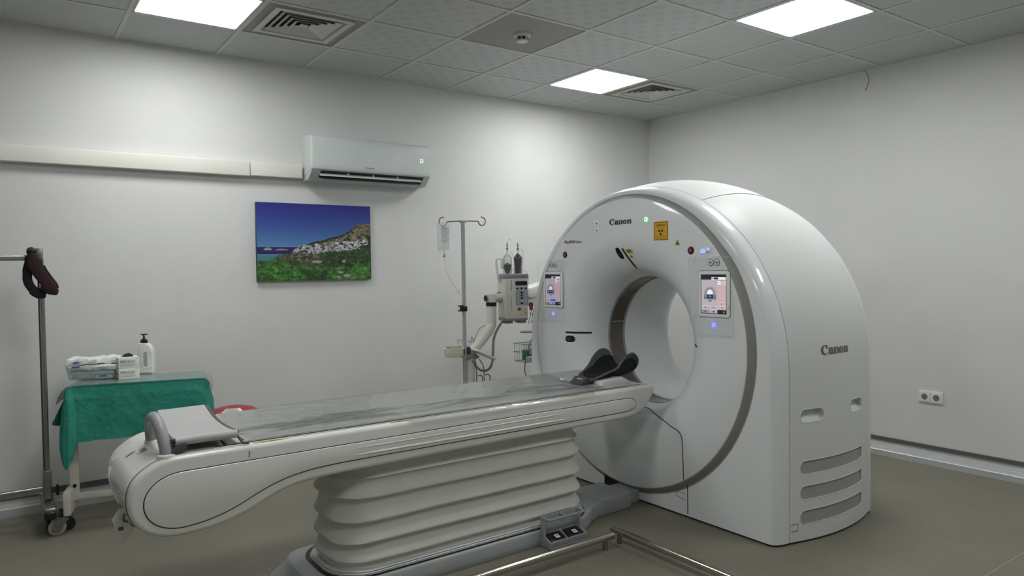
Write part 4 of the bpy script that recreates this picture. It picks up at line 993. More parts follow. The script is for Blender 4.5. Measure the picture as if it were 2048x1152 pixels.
for x in (-3.154, -3.037):
    e = obj('pedal', G().slab([(yn+.014, .022), (yk-.006, .022), (yk-.006, .062), (yk-.02, .064), (yn+.02, .046), (yn+.014, .04)], x-.048, x+.048, .004, mYZ()), 'black', t, label='black pedal with a small white mark')
    ro = Matrix.Rotation(math.atan2(.018, .055), 3, 'X')
    obj('pedal_mark', G().box((x+.002, -2.338, .0585), (.026, .026, .001), ro), 'paper', e); obj('mark_icon', G().box((x+.002, -2.338, .0592), (.012, .004, .001), ro), 'inkgrey', e); obj('mark_icon', G().box((x+.002, -2.338, .0592), (.004, .012, .001), ro), 'inkgrey', e)

# floor rails
for nm, p0, p1, ks, lab in (('a', (-2.93, -2.510), (-4.6, -2.510), 'x', 'polished steel floor rail running parallel to the couch'), ('b', (-2.866, -2.445), (-2.866, -4.3), 'y', 'polished steel floor rail running towards the camera from the rail corner')):
    t = thing('floor_rail', (p0[0], p0[1], 0), lab, 'floor rail', 'low steel guard rails')
    d = Vector((p1[0]-p0[0], p1[1]-p0[1], 0)); L_ = d.length; d.normalize(); a = Vector((p0[0], p0[1], .062))
    obj('rail_tube', G().tube([a-d*.004, a, a+d*(L_-.0), a+d*(L_+.004)], [.012, .0195, .0195, .012], 18), 'steel', t)
    for s_ in (.05, L_/2, L_-.05): obj('post', G().lathe([(.013, 0), (.013, .05)], (a.x+d.x*s_, a.y+d.y*s_, 0), 'z', 16), 'steeldull', t)

# ================================================================== INJECTOR STAND
YI = -1.1
t = thing('contrast_injector', (-2.885, YI-.0, 0), 'beige contrast injector with two syringes on a bent arm and white post', 'medical injector')
rz = Matrix.Rotation(math.radians(-13), 3, 'Z')
def mI(a, b, tt): v = rz @ Vector((a, tt, 0)); return (-2.525+v.x, YI+v.y, b)
obj('head_body', G().slab([(-.084, 1.072), (.084, 1.072), (.090, 1.10), (.092, 1.362), (-.092, 1.362), (-.090, 1.10)], -.068, .06, .016, mI), 'offwhite', t)
obj('head_top', G().slab([(-.094, 1.352), (.094, 1.352), (.094, 1.374), (.084, 1.386), (-.084, 1.386), (-.094, 1.374)], -.070, .062, .010, mI), 'midgrey', t)
obj('head_base', G().slab([(-.086, 1.062), (.086, 1.062), (.09, 1.086), (-.09, 1.086)], -.064, .054, .006, mI), 'midgrey', t)
for x in (-.045, .055): obj('foot', G().slab(rrect(x-.03, 1.042, x+.03, 1.07, .008), -.04, .03, .004, mI), 'midgrey', t)
SH = -.012
e = obj('control_panel', G().slab(rrect(-.026, 1.10, .086, 1.345, .01), -.072, -.06, .003, mI), 'offwhite', t)
def pI(name, x0, z0, x1, z1, m, d=-.0735, par=e, r=.003): return obj(name, G().slab(rrect(x0+SH, z0, x1+SH, z1, r), d, d+.003, 0, mI), m, par, smooth=False)
pI('display', .004, 1.305, .092, 1.335, 'navy')
pI('keypad', .004, 1.165, .094, 1.296, 'label')
for x in (.018, .08): pI('key', x-.01, 1.278, x+.01, 1.29, 'darkgrey', -.075)
for x0, x1 in ((.008, .036), (.062, .090)):
    obj('key_outline', G().tube([mI(a+SH, b, -.0745) for a, b in rrect(x0, 1.172, x1, 1.268, .006, 2)], .0011, 4, closed=True), 'navy', e)
    for k in range(7): pI('scale_mark', x0+.006, 1.18+.012*k, x1-.006, 1.183+.012*k, 'inkgrey', -.0748, e, .0005)
for z in (1.284, 1.256, 1.218, 1.182): obj('round_key', G().slab(circ(.049+SH, z, .0085, 14), -.0765, -.072, 0, mI), 'navy', e)
pI('key', .042, 1.232, .056, 1.242, 'navy', -.0765)
obj('stop_key', G().slab(circ(.03+SH, 1.142, .0135, 16, .009), -.0775, -.072, .001, mI), 'redbtn', e, label='red oval key')
obj('warning_key', G().slab(circ(.072+SH, 1.142, .0115, 16), -.0775, -.072, .001, mI), 'yellowbtn', e, label='yellow round key')
obj('key_outline', G().tube([mI(.068+.008*math.cos(a), 1.112+.008*math.sin(a), -.0735) for a in np.linspace(0, 2*PI, 12, False)], .001, 4, closed=True), 'inkgrey', e)
txt('side_lettering', 'MEDRAD', mI(-.034, 1.27, -.0685), (0, 0, 1), tuple(-(rz @ Vector((1, 0, 0)))), .07, 'navy', t, h=.006)
txt('side_lettering', 'Stellant', mI(-.034, 1.14, -.0685), (0, 0, 1), tuple(-(rz @ Vector((1, 0, 0)))), .09, 'redbtn', t, h=.006)
def sy_ringe(x, fill, lab):
    c = Vector(mI(x, 0, -.01)); 
    e = obj('syringe', G().lathe([(.031, 1.386), (.031, 1.492), (.028, 1.502), (.005, 1.530), (.004, 1.55)], (c.x, c.y, 0), 'z', 20), 'glass', t, label=lab)
    if fill > 1: obj('plunger', G().lathe([(.020, 1.387), (.022, 1.44), (.027, 1.485), (.029, 1.492), (.026, 1.503), (.004, 1.527)], (c.x, c.y, 0), 'z', 16), 'black', e)
    else: obj('plunger', G().lathe([(.012, 1.387), (.026, 1.425), (.028, 1.448), (.004, 1.462)], (c.x, c.y, 0), 'z', 8), 'darkgrey', e)
    obj('luer_tip', G().lathe([(.006, 1.548), (.006, 1.556), (.009, 1.558), (.009, 1.564), (.005, 1.567), (.004, 1.575), (.006, 1.577), (.006, 1.588), (.002, 1.605)], (c.x, c.y, 0), 'z', 10), 'midgrey', e)
    return c
c1 = sy_ringe(-.040, 1, 'half-empty syringe'); c2 = sy_ringe(.040, 2, 'syringe with a tall black plunger')
obj('clip_plate', G().slab(rrect(-.088, 1.42, -.060, 1.49, .004), -.012, -.006, .001, mI), 'white', t)
tb = lambda pts, r, m, nme='tubing', par=t: obj(nme, G().tube(spline(pts, 7), r, 6), m, par)
tb([c1+Vector((0, 0, 1.60)), c1+Vector((.02, 0, 1.63)), c1+Vector((.05, -.01, 1.59)), c2+Vector((-.02, 0, 1.59)), c2+Vector((0, 0, 1.60))], .002, 'white')
tb([c2+Vector((0, 0, 1.565)), c2+Vector((.04, 0, 1.55)), c2+Vector((.045, 0, 1.47)), c2+Vector((.03, 0, 1.42)), c2+Vector((.07, 0, 1.40)), c2+Vector((.09, 0, 1.36)), c2+Vector((.085, 0, 1.3))], .002, 'white')
tb([c1+Vector((.02, -.01, 1.54)), c1+Vector((.045, -.01, 1.50)), c1+Vector((.05, -.01, 1.44)), c1+Vector((.02, -.01, 1.40)), c1+Vector((-.02, -.02, 1.39))], .0018, 'glass')
tb([mI(-.066, 1.48, -.01), mI(-.105, 1.49, -.01), mI(-.124, 1.475, -.01), mI(-.122, 1.46, -.01)], .002, 'darkgrey')
tb([mI(-.122, 1.475, -.01), mI(-.118, 1.42, -.01), mI(-.106, 1.36, -.01), mI(-.096, 1.33, -.01)], .008, 'offwhite', 'coiled_cord')
# arm
JX = -2.705
obj('arm', G().tube([mI(-.08, 1.225, -.01), (-2.655, YI+.01, 1.222), (JX-.012, YI, 1.222)], .030, 18), 'offwhite', t, label='short horizontal elbow')
obj('arm_cap', G().lathe([(.022, 0), (.018, .004)], (JX-.046, YI-.0, 1.222), 'x', 18), 'black', t)
obj('arm', G().tube([(JX, YI, 1.25)]+spline([(JX, YI, 1.22), (JX, YI, 1.06), (JX-.008, YI, 1.03), (JX-.035, YI, .99), (-2.872, YI, .86), (-2.885, YI, .845)], 6), .034, 18), 'offwhite', t, label='bent arm')
obj('arm_band', G().lathe([(.037, 1.168), (.037, 1.194)], (JX, YI, 0), 'z', 20), 'black', t)
obj('arm_band', G().tube([(-2.625, YI+.022, 1.224), (-2.614, YI+.024, 1.224)], .036, 20), 'black', t)
obj('post', G().lathe([(.034, .05), (.034, .79), (.03, .83)], (-2.885, YI, 0), 'z', 20), 'offwhite', t)
obj('post_collar', G().slab(chaikin([(-2.95, .855), (-2.93, .875), (-2.88, .862), (-2.82, .84), (-2.84, .82), (-2.93, .825)], 1), YI-.035, YI+.035, .006, mXZ()), 'midgrey', t)
obj('tray_plate', G().box((-2.825, YI-.08, .855), (.165, .09, .014), Matrix.Rotation(math.radians(26), 3, 'Y'), .004), 'white', t, label='tilted white tray plate')
tb([mI(-.07, 1.07, 0), (-2.66, YI, 1.0), (-2.69, YI, .93), (-2.70, YI, .80), (-2.73, YI, .74), (-2.79, YI, .735), (-2.835, YI, .77), (-2.85, YI, .82)], .009, 'midgrey', 'power_cable')
for x0 in (-2.87, -2.81):
    obj('hook_wire', G().tube(spline([(x0-.03, YI-.05, .82), (x0-.005, YI-.06, .77), (x0, YI-.06, .70), (x0+.002, YI-.06, .655), (x0+.02, YI-.06, .645), (x0+.045, YI-.06, .655), (x0+.045, YI-.06, .70), (x0+.03, YI-.06, .715), (x0+.01, YI-.06, .712)], 4), .0035, 6), 'wire', t)
tb([(-2.93, YI, .93), (-2.95, YI, .95), (-2.975, YI, .955), (-2.97, YI, .93)], .002, 'wire', 'cord'); tb([(-2.90, YI, .95), (-2.875, YI, .93), (-2.865, YI, .97), (-2.85, YI, .93), (-2.84, YI, .96), (-2.80, YI, 1.02), (-2.75, YI, 1.04)], .002, 'wire', 'cord')
for k in range(5):
    a = 2*PI*k/5+.3; obj('leg', G().tube([(-2.885, YI, .07), (-2.885+.28*math.cos(a), YI+.28*math.sin(a), .06)], .02, 10), 'offwhite', t)
    obj('caster', G().lathe([(.028, -.01), (.03, 0), (.028, .01)], (-2.885+.27*math.cos(a), YI+.27*math.sin(a), .03), 'y', 16), 'black', t)
# infusion pole
XP, YP = -2.945, YI-.035
t = thing('infusion_pole', (XP, YP, 0), 'slim metal infusion pole with a two-hook bar beside the injector', 'infusion pole')
obj('pole', G().lathe([(.0135, .06), (.0135, 1.728)], (XP, YP, 0), 'z', 16), 'pole', t)
obj('pole_head', G().box((XP, YP, 1.736), (.05, .02, .018), bev=.004), 'pole', t)
for s_ in (-1, 1):
    obj('hook', G().tube([(XP, YP, 1.738), (XP+s_*.115, YP, 1.735+.005*s_)]+[(XP+s_*(.15-.028*math.cos(a)), YP, 1.735+.005*s_-.028*math.sin(a)*1.0+.0) for a in np.linspace(.2, 5.0, 14)], .0042, 7), 'chrome', t)
e = obj('pole_clip', G().box((XP-.004, YP, 1.162), (.04, .036, .034), bev=.004), 'black', t)
obj('clip_jaw', G().box((XP-.03, YP-.01, 1.182), (.03, .03, .008)), 'black', e); obj('clip_jaw', G().box((XP-.03, YP-.01, 1.150), (.03, .03, .008)), 'black', e)
tb([(XP+.02, YP, 1.175), (XP+.05, YP, 1.14), (XP+.09, YP, 1.115), (XP+.14, YP, 1.125)], .0018, 'white', 'tubing', t)
obj('pole_bracket', G().box((XP+.01, YP+.015, .882), (.075, .04, .05), bev=.008), 'darkgrey', t)
for k in range(4):
    a = PI/2*k+.7; obj('leg', G().tube([(XP, YP, .07), (XP+.2*math.cos(a), YP+.2*math.sin(a), .03)], .012, 8), 'pole', t)
# infusion bag
t = thing('infusion_bag', (XP-.145, YP-.005, 1.5), 'clear infusion bag of fluid hanging from the left hook of the pole', 'infusion bag')
g = G(); nb = 12
for s_ in (-1, 1):
    rows = []
    for j in range(15):
        for i in range(nb+1):
            a, b = i/nb, j/14; th = .018*math.sin(PI*a)**.6*math.sin(PI*min(1, b*1.05))**.5+.001 if 0 < a < 1 and 0 < b < 1 else .001
            rows.append((XP-.155-.046+.092*a, YP-.01+s_*th, 1.548+.172*b+.003*noise.noise(Vector((a*5, b*5, 1)))))
    k = len(g.v); g.v += rows; g.f += [(k+j*(nb+1)+i, k+j*(nb+1)+i+1, k+(j+1)*(nb+1)+i+1, k+(j+1)*(nb+1)+i) for j in range(14) for i in range(nb)]
obj('bag', g, 'bagclear', t, recalc=False)
for k in range(13):
    w_ = (.034, .056, .05, .058, .044, .054)[k % 6]; obj('print_line', G().box((XP-.158+(.006 if k % 2 else 0), YP-.030, 1.695-.0082*k), (w_, .0006, .0032 if k != 1 else .0055)), 'vent', t, smooth=False)
for x in (-.18, -.15): obj('port', G().lathe([(.005, 1.52), (.005, 1.552)], (XP+x, YP-.01, 0), 'z', 8), 'bagclear', t)
obj('hanger_tab', G().tube([(XP-.155, YP-.008, 1.708), (XP-.15, YP-.004, 1.722)], .006, 8), 'bagclear', t)
obj('drip_chamber', G().lathe([(.004, 1.50), (.009, 1.503), (.009, 1.508), (.004, 1.52)], (XP-.15, YP-.01, 0), 'z', 10), 'midgrey', t)
tb([(XP-.15, YP-.01, 1.50), (XP-.145, YP-.01, 1.44), (XP-.11, YP-.012, 1.36), (XP-.06, YP-.014, 1.29), (XP-.02, YP-.017, 1.23)], .0022, 'white', 'tubing', t)
obj('roller_clamp', G().box((XP-.045, YP-.015, 1.272), (.008, .008, .03), Matrix.Rotation(-.5, 3, 'Y')), 'white', t)
# cup on the pole
t = thing('specimen_cup_holder', (XP-.085, YP, .85), 'round cream cup holder clamped to the infusion pole', 'cup holder')
obj('cup', G().lathe([(.058, .853), (.062, .858), (.066, .902), (.069, .905), (.069, .910), (.063, .911), (.058, .862), (.001, .860)], (XP-.088, YP-.01, 0), 'z', 28), 'cuplid', t)
obj('inner_dish', G().lathe([(.045, .86), (.05, .918), (.047, .918), (.043, .865)], (XP-.086, YP-.01, 0), 'z', 24, cap=False), 'glass', t)
obj('clamp', G().box((XP-.016, YP-.004, .882), (.016, .024, .034)), 'black', t)

# equipment stand half hidden behind the gantry
XE, YE = -2.02, -.72
t = thing('equipment_stand', (XE, YE, 0), 'white equipment stand half hidden behind the left edge of the scanner', 'equipment stand')
obj('pole', G().lathe([(.014, .04), (.014, 1.3)], (XE, YE, 0), 'z', 12), 'pole', t)
obj('base', G().lathe([(.2, 0), (.2, .02), (.05, .045)], (XE, YE, 0), 'z', 24), 'offwhite', t)
obj('pump_body', G().box((XE-.02, YE, 1.255), (.2, .12, .085), Matrix.Rotation(-.25, 3, 'Y'), .015), 'white', t)
obj('pump_face', G().slab(rrect(XE-.12, 1.13, XE-.02, 1.25, .01), YE-.03, YE+.03, .004, mXZ()), 'offwhite', t)
obj('side_knob', G().tube([(XE-.155, YE-.03, 1.193), (XE-.09, YE-.03, 1.2), (XE-.07, YE-.03, 1.2)], [.009, .015, .013], 10), 'midgrey', t)
obj('red_tag', G().slab(rrect(XE-.105, 1.10, XE-.075, 1.16, .008), YE-.05, YE-.038, .002, mXZ()), 'redbtn', t)
tb([(XE-.09, YE-.045, 1.1), (XE-.10, YE-.045, 1.05), (XE-.12, YE-.045, 1.0), (XE-.06, YE-.045, 1.04), (XE-.10, YE-.04, 1.08)], .0022, 'black', 'cord', t)
tb([(XE-.07, YE-.045, 1.1), (XE-.085, YE-.045, 1.02), (XE-.06, YE-.045, .97), (XE-.045, YE-.045, .95)], .0022, 'redbtn', 'cord', t)
obj('small_tray', G().slab(circ(XE-.11, YE-.05, .085, 24, .05), .93, .945, .004), 'midgrey', t)
tb([(XE-.05, YE-.06, .95), (XE-.12, YE-.06, .84), (XE-.165, YE-.06, .70), (XE-.165, YE-.06, .62), (XE-.12, YE-.06, .55), (XE-.03, YE-.06, .53)], .005, 'midgrey', 'cable', t)
t = thing('wire_basket', (XE-.18, YE-.06, .72), 'chromed wire basket hanging behind the left edge of the scanner', 'basket')
bx0, bx1, by0, by1, bz0, bz1 = XE-.25, XE-.02, YE-.16, YE-.03, .72, .855
for z in (bz0, .79, bz1): obj('hoop', G().tube([(bx0+(.012 if z == bz0 else 0), by0, z), (bx1, by0, z), (bx1, by1, z), (bx0+(.012 if z == bz0 else 0), by1, z)], .0026, 6, closed=True), 'wire', t)
for k in range(11):
    x = bx0+.006+(bx1-bx0-.01)*k/10
    obj('wire', G().tube([(x, by0, bz1), (x+.004, by0, bz0), (x+.004, by1, bz0), (x, by1, bz1)], .0018, 5), 'wire', t)
t = tag(obj('glove_pack', G().box((XE-.12, YE-.095, .765), (.15, .07, .078), bev=.006), 'tealpack'), 'teal and white packet lying in the wire basket', 'packet')
obj('pack_label', G().box((XE-.12, YE-.1305, .785), (.12, .001, .02)), 'paper', t)
tag(obj('gauze_packet', G().box((XE-.15, YE-.139, .742), (.12, .014, .035), bev=.003), 'paper'), 'small white packet lying low in the front of the wire basket', 'packet')

# ================================================================== TROLLEY WITH GREEN CLOTH
AX = Vector((.9703, -.2419, 0)).normalized(); AY = Vector((.2419, .9703, 0)).normalized(); O = Vector((-5.120, -.56, 0)); TW, TD, TH = .655, .38, .800
ra = math.atan2(AX.y, AX.x); RZ = Matrix.Rotation(ra, 3, 'Z')
def P(a, b, z): v = O+AX*a+AY*b; return Vector((v.x, v.y, z))
t = thing('instrument_trolley', tuple(P(TW/2, TD/2, 0)), 'cream enamelled trolley on casters under a green cloth', 'trolley')
obj('top', G().box(P(TW/2, TD/2, TH-.012), (TW-.01, TD-.01, .022), RZ, .004), 'cart', t)
for a in (-.018, TW-.03):
    obj('upright', G().box(P(a, .10, (TH-.02+.15)/2), (.046, .03, TH-.02-.15), RZ, .004), 'cart', t)
    obj('foot_tube', G().box(P(a-.020 if a < .1 else a+.02, .10, .165), (.034, .25, .13), RZ, .004), 'cart', t)
    obj('top_bracket', G().box(P(max(a, .02), .18, TH-.035), (.03, .3, .03), RZ, .003), 'cart', t)
obj('cross_bar', G().box(P(TW/2-.02, .10, .172), (TW-.03, .03, .034), RZ, .004), 'cart', t)
for a in (-.045, TW+.005):
    for b in (.005, .20):
        c = P(a, b, 0)
        obj('caster_bracket', G().tube([c+Vector((.0, 0, .125)), c+Vector((0, 0, .092))], .014, 10).box(c+Vector((-.035, -.004, .082)), (.075, .036, .012), Matrix.Rotation(.1, 3, 'Y')), 'steeldull', t)
        w = obj('wheel', G().lathe([(.018, -.012), (.036, -.013), (.0425, -.009), (.0435, 0), (.0425, .009), (.036, .013), (.018, .012)], c+Vector((-.045, -.01, .044)), 'y', 28), 'rubber', t)
        obj('wheel_cover', G().slab(circ(0, 0, .027, 20), -.018, -.0135, .002, lambda A_, B_, T_, c=c: (c.x-.045+A_, c.y-.01+T_, .044+B_)), 'steeldull', w)
        obj('fork', G().slab([(-.062, .085), (-.02, .098), (.012, .09), (-.028, .04), (-.05, .036)], -.019, -.0165, 0, lambda A_, B_, T_, c=c: (c.x+A_, c.y-.01+T_, B_)), 'steeldull', w)
obj('bolt_head', G().lathe([(.009, -.006), (.011, 0)], P(-.016, .084, .235), 'y', 12), 'black', t)
obj('wheel', G().lathe([(.02, -.012), (.036, -.012), (.036, .012), (.02, .012)], P(-.045, .005, 0)+Vector((.008, .03, .044)), 'y', 20), 'black', t, label='dark second wheel')
# draped cloth: front and side falls, longer left corner
def cloth():
    g = G(); K = 20
    def fall(path, f):
        n = len(path); k0 = len(g.v)
        for i, (a, b) in enumerate(path):
            for j in range(K+1): g.v.append(tuple(f(i/(n-1), a, b, j/K)))
        g.f += [(k0+i*(K+1)+j, k0+(i+1)*(K+1)+j, k0+(i+1)*(K+1)+j+1, k0+i*(K+1)+j+1) for i in range(n-1) for j in range(K)]
    N = lambda x, y, z: noise.noise(Vector((x, y, z)))
    fl = lambda s_: min(1, s_*5)                                    # rolls over the table edge first
    # front panel
    def front(u, a, b, s_):
        L_ = .300+.010*N(a*9, 0, 3); q_ = max(0, (u-.9)/.1)**2*.045*s_; a += q_; o = .012*fl(s_)+s_*(.016+.007*math.sin(a*31+1)+.012*N(a*9, s_*2, 0))+.0035*N(a*30, s_*16, 5)
        return P(a, b-o, TH+.004-.010*fl(s_)*0-L_*s_)
    fall([(TW*k/90, 0) for k in range(91)], front)
    # right side panel
    def right(u, a, b, s_):
        fr = Vector(front(1, TW, 0, s_)); k_ = max(0, 1-u*3.5)**2
        L_ = .23-.03*u; o = .012*fl(s_)+s_*(.045*(1-.3*u)+.012*math.sin(b*40))+.003*N(b*30, s_*16, 7)
        return P(a+o, b-.02*s_*(1-u), TH+.004-L_*s_).lerp(fr, k_)
    fall([(TW, TD*k/24) for k in range(25)], right)
    # left side panel, flaring out to the back
    def left(u, a, b, s_):
        L_ = .195+.06*math.sin(u*PI)-.03*u; o = .012*fl(s_)+s_*(.075+.018*math.sin(b*36+.6))+.004*N(b*30, s_*14, 9)
        return P(a-o, b+.03*s_*u, TH+.004-L_*s_)
    fall([(0, TD*k/30) for k in range(31)], left)
    # gathered corner hanging in a long tapering fold
    def ear(u, a, b, s_):
        q = u*2-1; w = .017+.026*math.sin(min(1, s_*1.35)*PI/2); w *= 1 if s_ < .7 else 1-.42*((s_-.7)/.3)**1.8
        L_ = .415+.03*(1-abs(q))-.02*max(0, q)
        return P(-.012+w*q-.012*s_, -.014-.02*s_-.030*(1-q*q)*fl(s_)-.004*math.sin(q*9)*s_, TH+.004-L_*s_)
    fall([(0, 0)]*17, ear)
    # second layer behind the corner
    def under(u, a, b, s_):
        return P(-.035+.05*u-.02*s_*(1-u), .02-.012*s_+.006*math.sin(u*7), TH-.02-(.285+.03*math.sin(u*PI))*s_)
    fall([(0, 0)]*9, under)
    k = len(g.v); g.v += [tuple(P(a, b, TH+.004)) for a, b in ((0, 0), (TW, 0), (TW, TD), (0, TD))]; g.f.append((k, k+1, k+2, k+3))
    return g
o = obj('green_cloth', cloth(), 'teal', ang=80); tag(o, 'green surgical cloth draped over the trolley top with a long left corner', 'cloth')
# clear vinyl cover over the cloth
def vinyl():
    g = G(); ns = 40; rs = []
    prof = [(-.075, -.095), (-.065, -.06), (-.045, -.025), (-.02, -.004), (0, .0), (.02, .001)]
    ser = [(a, z) for a, z in prof]+[(TW*k/10, .001) for k in range(1, 10)]+[(TW-.02, .001), (TW, .0), (TW+.02, -.004), (TW+.035, -.02), (TW+.048, -.045), (TW+.054, -.07)]
    for b in (-.012, TD*.5, TD):
        rs.append([P(a, b, TH+.009+z) for a, z in ser]+[P(a, b, TH+.0105+z) for a, z in reversed(ser)])
    return g.rings(rs, True, True)
o = obj('vinyl_cover', vinyl(), 'vinylclear', ang=50); tag(o, 'clear stiff vinyl sheet over the green cloth on the trolley', 'table cover')
obj('front_edge', G().tube([P(a, -.013, TH+.0098+z) for a, z in [(-.075, -.095), (-.065, -.06), (-.045, -.025), (-.02, -.004), (0, 0), (TW, 0), (TW+.02, -.004), (TW+.035, -.02), (TW+.048, -.045), (TW+.054, -.07)]], .0016, 6), 'inkgrey', o, label='dark edge of the sheet')
ZT = TH+.0115
# glove boxes
def glove_box(z, lab, op):
    c = Vector((-4.834, -.447, z))
    t = thing('glove_box', tuple(c), lab, 'glove box', 'boxes of gloves on the trolley')
    w, d, h = .108, .10, .062; rr_ = Matrix.Rotation(math.radians(4), 3, 'Z')
    obj('carton', G().box(c+Vector((0, 0, h/2)), (w, d, h), rr_, .002), 'card', t)
    u = rr_ @ Vector((1, 0, 0)); o_ = c+rr_ @ Vector((-w/2, -d/2, 0)); n_ = rr_ @ Vector((0, -1, 0))
    txt('lettering', 'MEDILEX', o_+u*.008+Vector((0, 0, .032)), u, Z_, .078, 'ink', t, h=.014)
    txt('lettering', 'MUAYENE ELDİVENİ', o_+u*.008+Vector((0, 0, .013)), u, Z_, .078, 'ink', t, h=.006)
    txt('lettering', '100', o_+u*.085+Vector((0, 0, .0535)), u, Z_, .014, 'ink', t, h=.004)
    obj('print_line', G().box(o_+u*.045+Vector((0, 0, .024))+n_*.0006, (.07, .0008, .0012), rr_), 'inkgrey', t)
    obj('print_line', G().box(o_+rr_ @ Vector((-.0004, .05, .03)), (.0008, .06, .014), rr_), 'vent', t)
    if op:
        obj('opening', G().slab(circ(0, 0, .038, 18, .02), 0, .0012, 0, lambda A_, B_, T_: tuple(c+rr_ @ Vector((A_, B_, h+T_)))), 'blueink', t)
        g = G(); 
        g.rings([[c+rr_ @ Vector((.004+r*math.cos(a)*(1.4), r*.6*math.sin(a), h+.002+zz+.004*noise.noise(Vector((a, zz*90, 0))))) for a in np.linspace(0, 2*PI, 12, False)] for r, zz in ((.02, 0), (.019, .006), (.012, .013), (.004, .018))], True, True)
        obj('glove', g, 'foam', t, label='black glove poking out')
glove_box(ZT, 'white glove box lettered in black, the lower of the two', False); glove_box(ZT+.063, 'white glove box with a black glove poking out, on top of the other', True)
# pump bottle
c = Vector((-4.712, -.318, ZT))
t = thing('pump_bottle', tuple(c), 'white soap bottle with moulded handle and black pump', 'pump bottle')
bo = chaikin([(-.040, .0), (-.042, .004), (-.042, .178), (-.036, .190), (.0, .190), (.026, .176), (.041, .146), (.042, .12), (.042, .004), (.040, .0)], 1)
bo = [p for p in bo]
rB = Matrix.Rotation(math.radians(-25), 3, 'Z')
obj('bottle', G().slab(bo, -.028, .028, .008, lambda A_, B_, T_: tuple(c+rB @ Vector((A_, T_, B_)))), 'white', t)
vB = lambda x, y, z: c+rB @ Vector((x, y, z))
obj('handle_recess', G().slab(rrect(-.010, .045, .012, .135, .01), -.0286, -.0278, 0, lambda A_, B_, T_: tuple(vB(A_, T_, B_))), 'padgrey', t)
obj('handle_edge', G().tube(spline([vB(-.012, -.028, .138), vB(-.014, -.029, .12), vB(-.014, -.029, .055), vB(-.008, -.029, .038), vB(.01, -.029, .036), vB(.024, -.029, .042), vB(.036, -.028, .042)], 4), .0022, 6), 'white', t)
obj('handle_edge', G().tube(spline([vB(.015, -.028, .045), vB(.015, -.029, .132), vB(.036, -.028, .132)], 4), .0018, 6), 'white', t)
obj('pump_cap', G().lathe([(.019, .186), (.021, .19), (.021, .203), (.014, .207), (.012, .213), (.005, .216)], (c.x-.012, c.y, c.z), 'z', 18), 'black', t)
obj('pump_stem', G().lathe([(.005, .214), (.005, .238)], (c.x-.012, c.y, c.z), 'z', 10), 'black', t)
obj('pump_head', G().box(c+Vector((-.012, -.008, .240)), (.036, .03, .007), bev=.002), 'black', t)
# clear tub with wrapped supplies
c = Vector((-4.985, -.345, ZT))
t = thing('plastic_tub', tuple(c), 'clear plastic tub full of wrapped supplies on the trolley', 'tub')
rT = Matrix.Rotation(math.radians(-22), 3, 'Z')
def mT(z, sc): return [tuple(c+rT @ Vector((a*sc, b*sc, z))) for a, b in rrect(-.138, -.075, .138, .075, .02)]
rs = [mT(.001, .88), mT(.006, .91), mT(.075, 1.0), mT(.078, 1.07), mT(.081, 1.07), mT(.080, .985), mT(.010, .885), mT(.005, .87)]
obj('tub_wall', G().rings(rs, True, True), 'tubclear', t, ang=40)
packs = [(-.055, -.01, .008, .11, .09, .024, 'p'), (.055, -.01, .008, .10, .09, .022, 'p'), (-.058, .0, .034, .13, .10, .022, 'p'), (.055, -.005, .033, .115, .10, .024, 'p'), (-.052, -.005, .060, .17, .12, .030, 'p'), (.066, -.008, .060, .14, .12, .028, 'p'), (-.05, -.004, .092, .18, .12, .034, 'p'), (.06, .01, .090, .14, .11, .036, 'p')]
wh = ['lowest left packet in the clear tub', 'lowest right packet in the clear tub', 'second packet from the bottom left in the clear tub', 'second packet from the bottom right in the clear tub', 'left packet at rim height of the clear tub with blue print', 'right packet at rim height of the clear tub', 'topmost left crinkled packet heaped above the clear tub', 'topmost right crinkled packet heaped above the clear tub']
for k, (x, y, z, w, d, h_, _) in enumerate(packs):
    g = G(); rs = []
    for i, (sc, zz) in enumerate(((.98, 0), (1, .25), (.99, .6), (.9, .9), (.55, 1.0))):
        r = []
        for m_, (a, b) in enumerate(resamp(rrect(-w/2, -d/2, w/2, d/2, .012, 3), .014)):
            big = 2.2 if k > 5 else 1
            q = Vector((a*sc, b*sc, z+zz*h_)); q += Vector((1, 1, 1))*.004*big*noise.noise(Vector((a*40+k*7, b*40, zz*3)))+Vector((0, 0, .006*big*zz*noise.noise(Vector((a*25+k*3, b*25, k)))))
            r.append(c+rT @ (q+Vector((x, y, 0))))
        rs.append(r)
    po = obj('wrapped_packet', g.rings(rs, True, True), 'paper' if k else 'bagclear', ang=20); tag(po, 'white '+wh[k] if k else 'clear wrapped '+wh[k], 'packet', 'wrapped supplies in the clear tub')
    if k in (1, 4): obj('print_patch', G().box(c+rT @ Vector((x-(.03 if k == 4 else 0), y-d/2-.003, z+h_*.6)), (.04, .001, .009), rT), 'blueink', po)
    if k in (6,): obj('print_patch', G().box(c+rT @ Vector((x-.03, y-d/2-.003, z+h_*.3)), (.032, .001, .007), rT), 'blueink', po)

